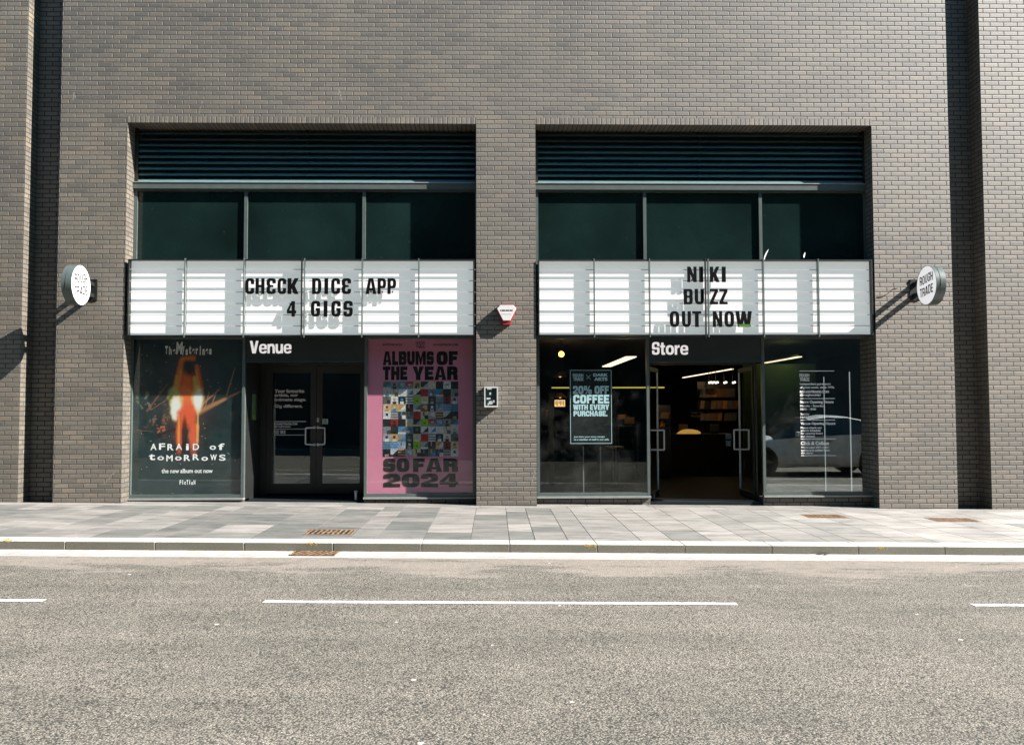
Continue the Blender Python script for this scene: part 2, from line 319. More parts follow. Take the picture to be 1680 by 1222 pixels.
# ---------------------------------------------------------------- object helpers
def org(o):
    v = Vector((0, 0, 0))
    while o is not None: v += o.location; o = o.parent
    return v
def tag(o, label=None, cat=None, group=None, kind=None):
    if label: o['label'] = label
    if cat: o['category'] = cat
    if group: o['group'] = group
    if kind: o['kind'] = kind
    return o
def thing(name, loc, label, cat, group=None):
    o = bpy.data.objects.new(name, None); COL.objects.link(o); o.location = loc; o.empty_display_size = 0.1
    return tag(o, label, cat, group)
class MB:
    def __init__(s): s.v = []; s.f = []; s.m = []; s.sm = []; s.k = 0
    def add(s, vs, fs, smooth=False):
        n = len(s.v); s.v += [tuple(v) for v in vs]; s.f += [tuple(i + n for i in f) for f in fs]
        s.m += [s.k] * len(fs); s.sm += [smooth] * len(fs); return s
    def box(s, x0, x1, y0, y1, z0, z1):
        vs = [(x, y, z) for z in (z0, z1) for y in (y0, y1) for x in (x0, x1)]
        return s.add(vs, [(0, 2, 3, 1), (4, 5, 7, 6), (0, 1, 5, 4), (2, 6, 7, 3), (0, 4, 6, 2), (1, 3, 7, 5)])
    def hexa(s, b, t):   # bottom 4, top 4 points (ccw seen from above)
        return s.add(list(b) + list(t), [(3, 2, 1, 0), (4, 5, 6, 7), (0, 1, 5, 4), (1, 2, 6, 5), (2, 3, 7, 6), (3, 0, 4, 7)])
    def bar(s, a, b, r, n=8, cap=True):
        a = Vector(a); b = Vector(b); d = (b - a).normalized()
        u = d.orthogonal().normalized(); w = d.cross(u); vs = []
        for c in (a, b):
            for i in range(n):
                t = 2 * math.pi * i / n; vs.append(c + u * (r * math.cos(t)) + w * (r * math.sin(t)))
        s.add(vs, [(i, (i + 1) % n, n + (i + 1) % n, n + i) for i in range(n)], True)
        if cap: s.add(vs, [tuple(range(n - 1, -1, -1)), tuple(range(n, 2 * n))])
        return s
    def tube(s, pts, r, n=8):
        for a, b in zip(pts[:-1], pts[1:]): s.bar(a, b, r, n)
        return s
    def flat(s, poly2, Y, y2=None):    # 2-D faces [(verts),(faces)] on a wall plane, thickened to y2
        vs, fs = poly2; n = len(vs)
        if y2 is None:
            return s.add([(x, Y, z) for x, z in vs], fs)
        v = [(x, Y, z) for x, z in vs] + [(x, y2, z) for x, z in vs]
        ec = {}
        for f in fs:
            for i in range(len(f)):
                e = (f[i], f[(i + 1) % len(f)]); ec[e] = ec.get(e, 0) + 1
        side = [(a, b, b + n, a + n)[::-1] for (a, b) in ec if (b, a) not in ec]
        return s.add(v, list(fs) + [tuple(i + n for i in f)[::-1] for f in fs] + side)
    def build(s, name, mats, parent=None, loc=None, bevel=0.0):
        me = bpy.data.meshes.new(name)
        if parent is not None: o3 = org(parent)
        elif loc is not None: o3 = Vector(loc)
        else: o3 = Vector((0, 0, 0))
        me.from_pydata([(v[0] - o3.x, v[1] - o3.y, v[2] - o3.z) for v in s.v], [], s.f)
        if not isinstance(mats, (list, tuple)): mats = [mats]
        for m in mats: me.materials.append(m)
        me.polygons.foreach_set("material_index", s.m); me.polygons.foreach_set("use_smooth", s.sm)
        me.update()
        o = bpy.data.objects.new(name, me); COL.objects.link(o)
        if parent is not None: o.parent = parent
        elif loc is not None: o.location = loc
        if bevel:
            b = o.modifiers.new("bevel", 'BEVEL'); b.width = bevel; b.segments = 2; b.limit_method = 'ANGLE'
        return o

# ---------------------------------------------------------------- lettering
_cache = {}
def curve_mesh(cu):
    o = bpy.data.objects.new("tmp", cu); COL.objects.link(o)
    dg = bpy.context.evaluated_depsgraph_get(); dg.update()
    me = bpy.data.meshes.new_from_object(o.evaluated_get(dg))
    vs = [(v.co.x, v.co.y) for v in me.vertices]; fs = []
    for p in me.polygons:
        f = tuple(p.vertices)
        ar = sum(vs[f[i]][0] * vs[f[(i + 1) % len(f)]][1] - vs[f[(i + 1) % len(f)]][0] * vs[f[i]][1] for i in range(len(f)))
        fs.append(f if ar > 0 else f[::-1])
    bpy.data.objects.remove(o); bpy.data.curves.remove(cu); bpy.data.meshes.remove(me)
    return vs, fs
def sans(s, bold=0.018, sp=1.0):
    key = ('s', s, bold, sp)
    if key not in _cache:
        cu = bpy.data.curves.new("t", 'FONT'); cu.body = s; cu.offset = bold; cu.resolution_u = 5; cu.space_character = sp; cu.fill_mode = 'BOTH'
        _cache[key] = curve_mesh(cu)
    return _cache[key]
def rnd(pts, ax=1.0):      # round the corners of [(x,y,r)...]
    out = []; n = len(pts)
    for i in range(n):
        x, y = pts[i][0], pts[i][1]; r = pts[i][2] if len(pts[i]) > 2 else 0
        if r <= 0: out.append((x, y)); continue
        a = pts[i - 1]; c = pts[(i + 1) % n]
        def to(q):
            dx, dy = q[0] - x, q[1] - y; L = math.hypot(dx * ax, dy) or 1; k = min(r, L * 0.5) / L
            return (x + dx * k, y + dy * k)
        p, q = to(a), to(c)
        for j in range(6):
            u = j / 5; u0 = (1 - u) ** 2; u1 = 2 * u * (1 - u); u2 = u * u
            out.append((p[0] * u0 + x * u1 + q[0] * u2, p[1] * u0 + y * u1 + q[1] * u2))
    return out
def glyph(ch, t, s):       # heavy block capitals; t, s stroke weights, R corner
    R_, r = 0.40, 0.12; h = s / 2; A = 1 - t; B = 1 - s
    rect = lambda x0, y0, x1, y1, q=0: [(x0, y0, q), (x1, y0, q), (x1, y1, q), (x0, y1, q)]
    g = {
        'I': (0.40, [rect(0, 0, 1, 1)]), '.': (0.34, [rect(0, 0, 1, .24)]), '-': (.5, [rect(0, .4, 1, .6)]),
        'O': (1, [rect(0, 0, 1, 1, R_), rect(t, s, A, B, r)]), '0': (1, [rect(0, 0, 1, 1, R_), rect(t, s, A, B, r)]),
        'C': (1, [[(1, .62), (1, 1, R_), (0, 1, R_), (0, 0, R_), (1, 0, R_), (1, .38), (A, .38), (A, s, r), (t, s, r), (t, B, r), (A, B, r), (A, .62)]]),
        'G': (1, [[(1, .64), (1, 1, R_), (0, 1, R_), (0, 0, R_), (1, 0, R_), (1, .54), (.52, .54), (.52, .37), (A, .37), (A, s, r), (t, s, r), (t, B, r), (A, B, r), (A, .64)]]),
        'U': (1, [[(0, 1), (t, 1), (t, s, r), (A, s, r), (A, 1), (1, 1), (1, 0, R_), (0, 0, R_)]]),
        'D': (1, [[(0, 0), (1, 0, R_), (1, 1, R_), (0, 1)], rect(t, s, A, B, r)]),
        'B': (1, [[(0, 0), (1, 0, R_ * .8), (1, .5, .1), (.93, .52), (1, .55, .1), (1, 1, R_ * .8), (0, 1)], rect(t, s * .9, A, .5 - h * .8, r * .7), rect(t, .5 + h * .8, A, 1 - s * .9, r * .7)]),
        'P': (.95, [[(0, 0), (t, 0), (t, .36), (1, .36, R_), (1, 1, R_), (0, 1)], rect(t, .36 + s * .95, A, B, r)]),
        'R': (1, [[(0, 0), (t, 0), (t, .38), (A - .02, .38, .03), (A, 0), (1.02, 0), (1, .44, .08), (.92, .48), (1, .54, .08), (1, 1, R_), (0, 1)], rect(t, .40 + s * .9, A, B, r)]),
        'S': (.95, [[(1, .67), (1, 1, R_), (0, 1, R_), (0, .5 - h, .16), (A, .5 - h, .06), (A, s, r), (t, s, r), (t, .33), (0, .33), (0, 0, R_), (1, 0, R_), (1, .5 + h, .16), (t, .5 + h, .06), (t, B, r), (A, B, r), (A, .67)]]),
        'E': (.85, [[(0, 0), (1, 0), (1, s), (t * 1.1, s), (t * 1.1, .5 - h * .9), (.9, .5 - h * .9), (.9, .5 + h * .9), (t * 1.1, .5 + h * .9), (t * 1.1, B), (1, B), (1, 1), (0, 1)]]),
        'F': (.8, [[(0, 0), (t * 1.15, 0), (t * 1.15, .5 - h), (.9, .5 - h), (.9, .5 + h), (t * 1.15, .5 + h), (t * 1.15, B), (1, B), (1, 1), (0, 1)]]),
        'L': (.78, [[(0, 0), (1, 0), (1, s), (t * 1.2, s), (t * 1.2, 1), (0, 1)]]),
        'T': (.9, [[(.5 - t * .56, 0), (.5 + t * .56, 0), (.5 + t * .56, B), (1, B), (1, 1), (0, 1), (0, B), (.5 - t * .56, B)]]),
        'H': (1, [[(0, 0), (t, 0), (t, .5 - h), (A, .5 - h), (A, 0), (1, 0), (1, 1), (A, 1), (A, .5 + h), (t, .5 + h), (t, 1), (0, 1)]]),
        'N': (1.05, [[(0, 0), (t * .9, 0), (t * .9, .52), (1 - t * .95, 0), (1, 0), (1, 1), (1 - t * .9, 1), (1 - t * .9, .48), (t * .95, 1), (0, 1)]]),
        'M': (1.35, [[(0, 0), (t * .72, 0), (t * .72, .62), (.5 - .06, 0), (.5 + .06, 0), (1 - t * .72, .62), (1 - t * .72, 0), (1, 0), (1, 1), (.69, 1), (.5, .46), (.31, 1), (0, 1)]]),
        'W': (1.45, [[(.14, 0), (.43, 0), (.5, .45), (.57, 0), (.86, 0), (1, 1), (.76, 1), (.70, .42), (.61, 1), (.39, 1), (.30, .42), (.24, 1), (0, 1)]]),
        'V': (1.1, [[(.3, 0), (.7, 0), (1, 1), (1 - t * .95, 1), (.5, .34), (t * .95, 1), (0, 1)]]),
        'A': (1.12, [[(0, 0), (t * .95, 0), (.34, .2), (.66, .2), (1 - t * .95, 0), (1, 0), (.72, 1), (.28, 1)], [(.39, .37), (.61, .37), (.5, .8)]]),
        'K': (1.08, [[(0, 0), (t * .95, 0), (t * .95, .36), (1 - t * 1.05, 0), (1, 0), (.66, .53), (1, 1), (1 - t, 1), (t * .95, .62), (t * .95, 1), (0, 1)]]),
        'X': (1.0, [[(0, 0), (t, 0), (.5, .3), (A, 0), (1, 0), (.7, .5), (1, 1), (A, 1), (.5, .7), (t, 1), (0, 1), (.3, .5)]]),
        'Y': (1.08, [[(.5 - t / 2, 0), (.5 + t / 2, 0), (.5 + t / 2, .36), (1, 1), (1 - t, 1), (.5, .56), (t, 1), (0, 1), (.5 - t / 2, .36)]]),
        'Z': (.92, [[(0, 0), (1, 0), (1, s), (t * 1.1, s), (1, B), (1, 1), (0, 1), (0, B), (1 - t * 1.1, B), (0, s)]]),
        '2': (.95, [[(0, 0), (1, 0), (1, s), (t * 1.1, s), (1, .48, .12), (1, 1, R_), (0, 1, R_), (0, .62), (t, .62), (t, B, r), (A, B, r), (A, .56, .05), (0, s * 1.15, .03)]]),
        '4': (1.05, [[(.50, 1), (.86, 1), (.86, .40), (1, .40), (1, .2), (.86, .2), (.86, 0), (.50, 0), (.50, .2), (0, .2), (0, .42)], [(.26, .40), (.50, .40), (.50, .76)]]),
        '3': (1, [[(1, .67), (1, 1, R_), (0, 1, R_), (0, .56, .1), (.14, .5), (0, .44, .1), (0, 0, R_), (1, 0, R_), (1, .33), (A, .33), (A, s, r), (t, s, r), (t, .5 - h * .8, r), (.74, .5 - h * .8), (.74, .5 + h * .8), (t, .5 + h * .8, r), (t, B, r), (A, B, r), (A, .67)]]),
        '%': (1.5, [rect(0, .45, .42, 1, .14), rect(.17, .6, .25, .86, .03), rect(.58, 0, 1, .55, .14), rect(.75, .14, .83, .4, .03), [(.2, 0), (.32, 0), (.8, 1), (.68, 1)]]),
    }
    nn_ = [(0, 0), (t, 0), (t, .585, .25), (A, .585, .25), (A, 0), (1, 0), (1, .76, .42), (t, .76, .25), (t * .95, .64), (t * .95, .74), (0, .74)]
    g.update({'o': (1.05, [rect(0, -.01, 1, .755, .5), rect(t, s * .95, A, .745 - s * .95, .5)]),
        'n': (.95, [nn_]), 'u': (.95, [[(1 - p[0], .74 - p[1]) + tuple(p[2:]) for p in nn_]]),
        'e': (1.0, [[(1, .31), (1, .755, .5), (0, .755, .5), (0, -.01, .5), (.97, -.01, .5), (.98, .20), (.68, .20), (.62, .135, .08), (t, .135, .25), (t, .31)], [(t * 1.02, .44), (A, .44), (A, .61, .3), (t * 1.02, .61, .3)]]),
        'r': (.62, [[(0, 0), (.48, 0), (.48, .42, .15), (.62, .55, .1), (1, .55), (1, .76), (.66, .76, .12), (.46, .62), (.46, .74), (0, .74)]]),
        't': (.62, [[(.22, .57), (0, .57), (0, .74), (.22, .74), (.22, .95), (.70, .95), (.70, .74), (1, .74), (1, .57), (.70, .57), (.70, .17, .08), (1, .16), (1, 0), (.55, -.01, .2), (.22, .0, .25)]])})
    w, loops = g[ch]
    return w, [rnd(l) for l in loops]
def block(s, t=.36, st=.20, wid=.62, gap=.07, space=.3):
    key = ('b', s, t, st, wid, gap, space)
    if key in _cache: return _cache[key]
    cu = bpy.data.curves.new("g", 'CURVE'); cu.dimensions = '2D'; cu.fill_mode = 'BOTH'
    x = 0
    for ch in s:
        if ch == ' ': x += space; continue
        w, loops = glyph(ch, t, st); w *= wid
        for l in loops:
            sp = cu.splines.new('POLY'); sp.points.add(len(l) - 1); sp.use_cyclic_u = True
            for p, q in zip(sp.points, l): p.co = (x + q[0] * w, q[1], 0, 1)
        x += w + gap
    _cache[key] = curve_mesh(cu); return _cache[key]
def fit(poly, x0, z0, x1, z1, slant=0.0, keep=False):
    vs, fs = poly
    a = min(v[0] for v in vs); b = max(v[0] for v in vs); c = min(v[1] for v in vs); d = max(v[1] for v in vs)
    sx = (x1 - x0) / (b - a); sz = (z1 - z0) / (d - c)
    return [(x0 + (v[0] - a) * sx + slant * (v[1] - c) * sz, z0 + (v[1] - c) * sz) for v in vs], fs
def fitpx(poly, px0, py0, px1, py1, Y, **k):   # py0 top, py1 bottom
    a = P(px0, py1, Y); b = P(px1, py0, Y); return fit(poly, a[0], a[1], b[0], b[1], **k)
def raster(name, img, x0, x1, z0, z1, Y, parent=None, loc=None, mat=None):
    h, w, _ = img.shape
    xs = np.linspace(x0, x1, w + 1); zs = np.linspace(z1, z0, h + 1)
    o3 = org(parent) if parent is not None else Vector(loc or (0, 0, 0))
    X, Z = np.meshgrid(xs, zs); V = np.stack([X - o3.x, np.full_like(X, Y - o3.y), Z - o3.z], -1).reshape(-1, 3)
    i = np.arange(h)[:, None] * (w + 1) + np.arange(w)[None, :]
    Fc = np.stack([i + w + 1, i + w + 2, i + 1, i], -1).reshape(-1, 4)
    me = bpy.data.meshes.new(name); me.from_pydata(V.tolist(), [], Fc.tolist())
    at = me.color_attributes.new("ink", 'FLOAT_COLOR', 'CORNER')
    c = np.concatenate([img, np.ones((h, w, 1))], -1).reshape(-1, 4); c = np.repeat(c, 4, 0)
    at.data.foreach_set("color", c.astype(np.float32).ravel()); me.materials.append(mat or M['ink']); me.update()
    o = bpy.data.objects.new(name, me); COL.objects.link(o)
    if parent is not None: o.parent = parent
    elif loc is not None: o.location = loc
    return o
def lin(c): c = np.asarray(c, float) / 255; return np.where(c <= .04045, c / 12.92, ((c + .055) / 1.055) ** 2.4)

# ================================================================= SETTING
# X of the vertical edges of the facade (wall plane)
def Xat(px, py, Y=0): return P(px, py, Y)[0]
RL0 = (Xat(47, 0) + Xat(29, 822)) / 2; RL1 = (Xat(102, 0) + Xat(88, 822)) / 2
A0 = (Xat(209.5, 198) + Xat(198.5, 820)) / 2; A1 = (Xat(780, 207) + Xat(783, 825)) / 2
B0 = (Xat(878, 206) + Xat(881, 828)) / 2; B1 = (Xat(1428, 209) + Xat(1445, 833)) / 2
RR0 = (Xat(1549, 0) + Xat(1573, 835)) / 2; RR1 = (Xat(1604, 0) + Xat(1629, 836)) / 2
ZL = (P(210, 200)[1] + P(780, 203)[1] + P(880, 204)[1] + P(1428, 208)[1]) / 4    # lintel soffit
DF = 0.28                                     # depth of the frames behind the wall face
TOP = 9.6

mb = MB(); XE = 150.0
mb.add([(-XE, -160, gz(-XE, ROAD)), (XE, -160, gz(XE, ROAD)), (XE, 30, gz(XE, ROAD)), (-XE, 30, gz(-XE, ROAD))], [(0, 1, 2, 3)])
tag(mb.build('road', M['asphalt']), kind='structure')

YK0, YK1, YG, YG2 = -3.56, -3.87, -4.19, -4.235
def sbox(mb, x0, x1, y0, y1, zo0, zo1):       # a box that follows the fall of the street
    mb.hexa([(x0, y0, gz(x0, zo0)), (x1, y0, gz(x1, zo0)), (x1, y1, gz(x1, zo0)), (x0, y1, gz(x0, zo0))],
            [(x0, y0, gz(x0, zo1)), (x1, y0, gz(x1, zo1)), (x1, y1, gz(x1, zo1)), (x0, y1, gz(x0, zo1))])
# pavement: bed + individually toned slabs
mb = MB(); sbox(mb, -40, 40, YK0, 0.0, -.3, -.006)
sbox(mb, A0, A1, 0, 0.35, -.3, -.006); sbox(mb, B0, B1, 0, 0.35, -.3, -.006)
slabs = []
bed = mb
x = -14.0; cols = []
while x < 14:
    w = random.choice([.3, .38, .45, .45, .55, .6]); cols.append((x, x + w)); x += w
vs = []; fs = []; tones = []
def slab(x0, x1, y0, y1, tone):
    n = len(vs); g = .0045
    for zz in (-.006, 0.0):
        for (a, b) in ((x0 + g, y0 + g), (x1 - g, y0 + g), (x1 - g, y1 - g), (x0 + g, y1 - g)): vs.append((a, b, gz(a, zz)))
    for f in ((4, 5, 6, 7), (0, 1, 5, 4), (1, 2, 6, 5), (2, 3, 7, 6), (3, 0, 4, 7)): fs.append(tuple(i + n for i in f)); tones.append(tone)
LIGHT = [(0.278, .268, .252), (.258, .250, .236), (.305, .292, .276), (.238, .234, .221), (.27, .261, .246)]
DARK = [(.185, .188, .176), (.21, .208, .196), (.165, .172, .162)]
def pick(xc):
    pd = max(0.02, min(0.38, 0.22 - 0.05 * xc)) if xc > -9 else .3
    c = random.choice(DARK) if random.random() < pd else random.choice(LIGHT)
    k = random.uniform(.9, 1.1) * (1 + max(0, xc) * .06); return tuple(min(.62, v * k) for v in c)  # slabs paler to the right: sun sheen put into the tone
x = -14.0
while x < 14:                                   # long narrow slabs along the wall and behind the kerb
    w = random.uniform(.9, 1.5); slab(x, x + w, -.30, 0, tuple(v * 1.05 for v in random.choice(LIGHT))); x += w
for x0, x1 in cols:
    y = -.30 - random.uniform(.2, .8); yt = -.30
    while yt > YK0:
        y = max(y, YK0)
        if y - YK0 < .18: y = YK0
        slab(x0, x1, y, yt, pick((x0 + x1) / 2)); yt = y; y -= random.choice([.45, .6, .75])
x = A0
for (a, b) in ((A0, A1), (B0, B1)):
    x = a
    while x < b - .01:
        w = min(b - x, random.uniform(.8, 1.3)); slab(x, x + w, 0, .33, random.choice(LIGHT)); x += w
me = bpy.data.meshes.new('pavement'); nb = len(bed.v)
me.from_pydata(bed.v + vs, [], bed.f + [tuple(i + nb for i in f) for f in fs])
at = me.color_attributes.new("tone", 'FLOAT_COLOR', 'CORNER'); cc = []
for p in me.polygons:
    t_ = (.3, .28, .26) if p.index < len(bed.f) else tones[p.index - len(bed.f)]
    cc += [*t_, 1.0] * p.loop_total
at.data.foreach_set("color", cc); me.materials.append(M['paving']); me.materials.append(M['joint'])
me.polygons.foreach_set("material_index", [1] * len(bed.f) + [0] * len(fs))
o = bpy.data.objects.new('pavement', me); COL.objects.link(o); tag(o, kind='structure')
# kerb stones
mb = MB(); kx = G(115, 890, -.03)[0]; kx -= 12 * .985
while kx < 16:
    sbox(mb, kx + .003, kx + .982, YK1, YK0, -.32, .002); kx += .985
mb.k = 2; sbox(mb, -16, 16, YK1 + .012, YK0, -.33, -.006)
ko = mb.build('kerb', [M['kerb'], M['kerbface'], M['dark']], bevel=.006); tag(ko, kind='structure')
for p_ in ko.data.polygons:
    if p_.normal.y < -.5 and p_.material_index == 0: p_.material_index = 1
GX0, GX1 = G(480, 907, ROAD)[0], G(553, 907, ROAD)[0]
mb = MB()
for a, b in ((-30, GX0 - .01), (GX1 + .01, 30)): sbox(mb, a, b, YG, YK1 - .002, ROAD - .05, ROAD + .006)
tag(mb.build('gutter', M['gutter']), kind='structure')
mb = MB(); sbox(mb, -30, 30, YG2 - .03, YG - .012, ROAD - .02, ROAD + .004)
tag(mb.build('road_edge_line', M['pinkline']), kind='structure')
# centre line dashes: 4 m painted, 2 m gap
yL = -13.5 + 7.13
xs0 = G(430, 989, ROAD)[0]; xs1 = G(1209, 991, ROAD)[0]; per = xs1 - xs0 + 1.98
for k in (-3, -2, -1, 0, 1, 2, 3):
    mb = MB(); a = xs0 + k * per; b = xs1 + k * per
    if k < 0: a += .20; b += .20
    hw = .043
    n = 60; top = []; bot = []
    for i in range(n + 1):
        xx = a + (b - a) * i / n
        top.append((xx, yL + hw + random.uniform(-.004, .004), gz(xx, ROAD + .004))); bot.append((xx, yL - hw + random.uniform(-.004, .004), gz(xx, ROAD + .004)))
    mb.add(bot + top, [(i, i + 1, n + 2 + i, n + 1 + i) for i in range(n)])
    tag(mb.build('road_marking', M['wornline']), kind='structure')
# far side of the street (seen only mirrored in the glass)
mb = MB(); sbox(mb, -60, 60, -19.6, -18.5, -.3, .0); tag(mb.build('far_pavement', M['far_pave']), kind='structure')
mb = MB(); sbox(mb, -60, 60, -18.35, -18.15, ROAD - .02, ROAD + .005); tag(mb.build('far_road_line', M['line']), kind='structure')

# ================================================================= BRICK BUILDING
bld = thing('brick_building', (0, 0.3, 0), 'long dark grey brick building with two tall recessed shopfronts and narrow vertical wall slots', 'building')
mb = MB(); D = .6; ZB = -.45
for a, b in ((-30, RL0), (RL1, A0), (A1, B0), (B1, RR0), (RR1, 30)): mb.box(a, b, 0, D, ZB, TOP)
for a, b in ((RL0, RL1), (RR0, RR1)): mb.box(a, b, .34, D, ZB, TOP)
SH = .103
for a, b in ((A0, A1), (B0, B1)): mb.box(a, b, 0, D, ZL + SH, TOP)
mb.build('brick_wall', M['brick'], bld)
for a, b in ((A0, A1), (B0, B1)):
    mb = MB(); mb.box(a, b, -.003, D, ZL, ZL + SH - .001); mb.build('lintel_course', M['soldier'], bld)
mb = MB(); mb.box(-30, 30, .601, 18.5, 8.9, 9.5); mb.build('roof', M['dark'], bld)
# rooms behind the glass
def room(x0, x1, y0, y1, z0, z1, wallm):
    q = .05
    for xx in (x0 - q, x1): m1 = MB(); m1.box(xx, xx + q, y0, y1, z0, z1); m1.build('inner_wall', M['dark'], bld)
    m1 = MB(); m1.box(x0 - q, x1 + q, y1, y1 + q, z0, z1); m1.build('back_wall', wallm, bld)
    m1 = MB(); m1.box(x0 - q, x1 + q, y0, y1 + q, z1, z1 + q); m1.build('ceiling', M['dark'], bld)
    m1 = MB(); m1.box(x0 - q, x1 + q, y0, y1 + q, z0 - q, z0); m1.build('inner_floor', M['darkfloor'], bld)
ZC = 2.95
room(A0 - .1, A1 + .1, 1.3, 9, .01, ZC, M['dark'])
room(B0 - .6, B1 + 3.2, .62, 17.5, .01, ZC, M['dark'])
# porch floor of both entrances
def Z(py, Y, px=820): return P(px, py, Y)[1]

def bars(x0, x1, z0, z1, y0, y1, w, wb=None, wt=None):
    wb = w if wb is None else wb; wt = w if wt is None else wt
    m1 = MB(); m1.box(x0, x0 + w, y0, y1, z0, z1); m1.box(x1 - w, x1, y0, y1, z0, z1)
    m1.box(x0 + w, x1 - w, y0 + .002, y1, z0, z0 + wb); m1.box(x0 + w, x1 - w, y0 + .002, y1, z1 - wt, z1)
    return m1
ZM1 = Z(426, 0); ZM0 = Z(550.5, 0)                  # marquee band
ZS1 = Z(301, DF); ZS0 = Z(312, DF)                  # transom below the louvres
ZSILL = Z(814.5, DF)
for side, (a, b, cuts) in enumerate(((A0, A1, (403, 597)), (B0, B1, (1058, 1248)))):
    # louvre bank
    lp = MB(); n = 9; z = ZS1 + .012; pitchz = (ZL - ZS1 - .02) / n
    ax, bx = a + .055, b - .03
    for i in range(n):
        z0 = ZS1 + .02 + i * pitchz
        prof = [(DF + .012, z0), (DF + .030, z0 + .034), (DF + .036, z0 + .037), (DF + .105, z0 + .088), (DF + .107, z0 + .082), (DF + .026, z0 + .030), (DF + .026, z0)]
        k = len(prof); vv = [(xx, p[0], p[1]) for xx in (ax, bx) for p in prof]
        fcs = [(j, (j + 1) % k, k + (j + 1) % k, k + j) for j in range(k)]
        lp.k = 0; lp.add(vv, fcs[:3]); lp.k = 1; lp.add(vv, fcs[3:])  # blades black: the shade between slats is put into their colour
    lo = lp.build('louvre_slats', [M['louvre'], M['black']], bld)
    lf = MB(); lf.box(a + .002, ax, DF, DF + .13, ZS1, ZL - .001); lf.box(bx, b - .002, DF, DF + .13, ZS1, ZL - .001)
    lf.box(ax, bx, DF + .14, DF + .16, ZS1, ZL - .001)  # backing
    xm = (a + b) / 2; lf.box(xm - .012, xm + .012, DF + .05, DF + .13, ZS1, ZL - .001)
    lf.build('louvre_frame', M['black'], bld)
    ts = MB(); ts.box(a + .002, b - .002, DF - .045, DF + .16, ZS0, ZS1 - .012); ts.k = 1; ts.box(a + .002, b - .002, DF - .055, DF + .16, ZS1 - .012, ZS1)
    ts.build('transom', [M['frame'], M['sillbright']], bld)
    # upper windows
    xs = [a + .03] + [Xat(c, 370, DF) for c in cuts] + [b - .002]
    for i in range(3):
        x0, x1 = xs[i], xs[i + 1]
        wf = bars(x0, x1, ZM1 - .05, ZS0 - .001, DF, DF + .06, .026, .03, .03).build('window', M['frame'], bld)
        p = MB(); p.box(x0 + .026, x1 - .026, DF + .034, DF + .044, ZM1 - .02, ZS0 - .031); p.build('pane', M['spandrel'], wf)
    jm = MB(); jm.box(a + .001, a + .03, DF - .002, DF + .07, ZM0, ZS0 - .002); jm.build('jamb_trim', M['frame'], bld)
    # beam behind the marquee, fascia zone
    bm_ = MB(); bm_.box(a + .002, b - .002, .12, .6, ZM0 + .004, ZM1 - .052); bm_.build('beam', M['fascia'], bld)

def show_window(px0, px1, gm='glass'):
    x0, x1 = Xat(px0, 690, DF), Xat(px1, 690, DF)
    f = bars(x0, x1, ZSILL, ZM0 + .003, DF, DF + .07, .045, .055, .03).build('display_window', M['frame'], bld)
    p = MB(); p.box(x0 + .045, x1 - .045, DF + .034, DF + .044, ZSILL + .055, ZM0 - .028); p.build('pane', M[gm], f)
    s = MB(); s.box(x0 - .004, x1 + .004, DF - .05, DF + .07, ZSILL - .028, ZSILL - .001); s.build('sill', M['sill'], f)
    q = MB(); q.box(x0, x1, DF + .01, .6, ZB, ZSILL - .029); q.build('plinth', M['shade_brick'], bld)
    return x0, x1
PA = show_window(211, 401); PB = show_window(597.5, 780); PC = show_window(881, 1066); PD = show_window(1251, 1433, 'glassbright')
# jamb fillers between the frames and the brick
fl = MB()
for a, b in ((A0 + .001, PA[0]), (PB[1], A1 - .001), (B0 + .001, PC[0]), (PD[1], B1 - .001)):
    if b - a > .004: fl.box(a, b - .001, DF - .004, .6, ZSILL - .2, ZM0 + .003)
fl.build('jamb_filler', M['black'], bld)
# fascias over the doors
def fascia(x0, x1, pyb):
    zb = Z(pyb, DF); m1 = MB(); m1.box(x0 + .001, x1 - .001, DF + .01, DF + .06, zb + .05, ZM0 + .003)
    m1.box(x0 + .001, x1 - .001, DF - .002, DF + .07, zb, zb + .049); return m1.build('fascia_panel', M['fascia'], bld), zb
faV, zV = fascia(PA[1], PB[0], 594); faS, zS = fascia(PC[1], PD[0], 595)
m1 = MB(); m1.flat(fitpx(block("Venue", .31, .165, wid=.66, gap=.055), 409.5, 559, 478, 580, DF), DF + .0085, DF + .0065); m1.build('fascia_lettering', M['litletter'], faV)
m1 = MB(); m1.flat(fitpx(block("Store", .31, .165, wid=.66, gap=.055), 1070, 561, 1129, 582, DF), DF + .0085, DF + .0065); m1.build('fascia_lettering', M['litletter'], faS)
# venue porch: sides, soffit, floor, doors 0.95 m back
YD = DF + .95
for xx in (PA[1] - .02, PB[0]): m1 = MB(); m1.box(xx, xx + .02, DF + .071, YD + .06, 0, zV + .3); m1.build('porch_side', M['black'], bld)
m1 = MB(); m1.box(PA[1], PB[0], DF + .061, YD + .06, zV + .03, zV + .08); m1.build('porch_soffit', M['black'], bld)
m1 = MB(); m1.box(PA[1], PB[0], DF + .05, 1.3, -.3, gz(PA[1]) + .004); m1.build('porch_floor', M['darkfloor'], bld)
m1 = MB(); m1.box(PC[1], PD[0], DF + .05, .62, -.3, .008); m1.build('threshold', M['darkfloor'], bld)
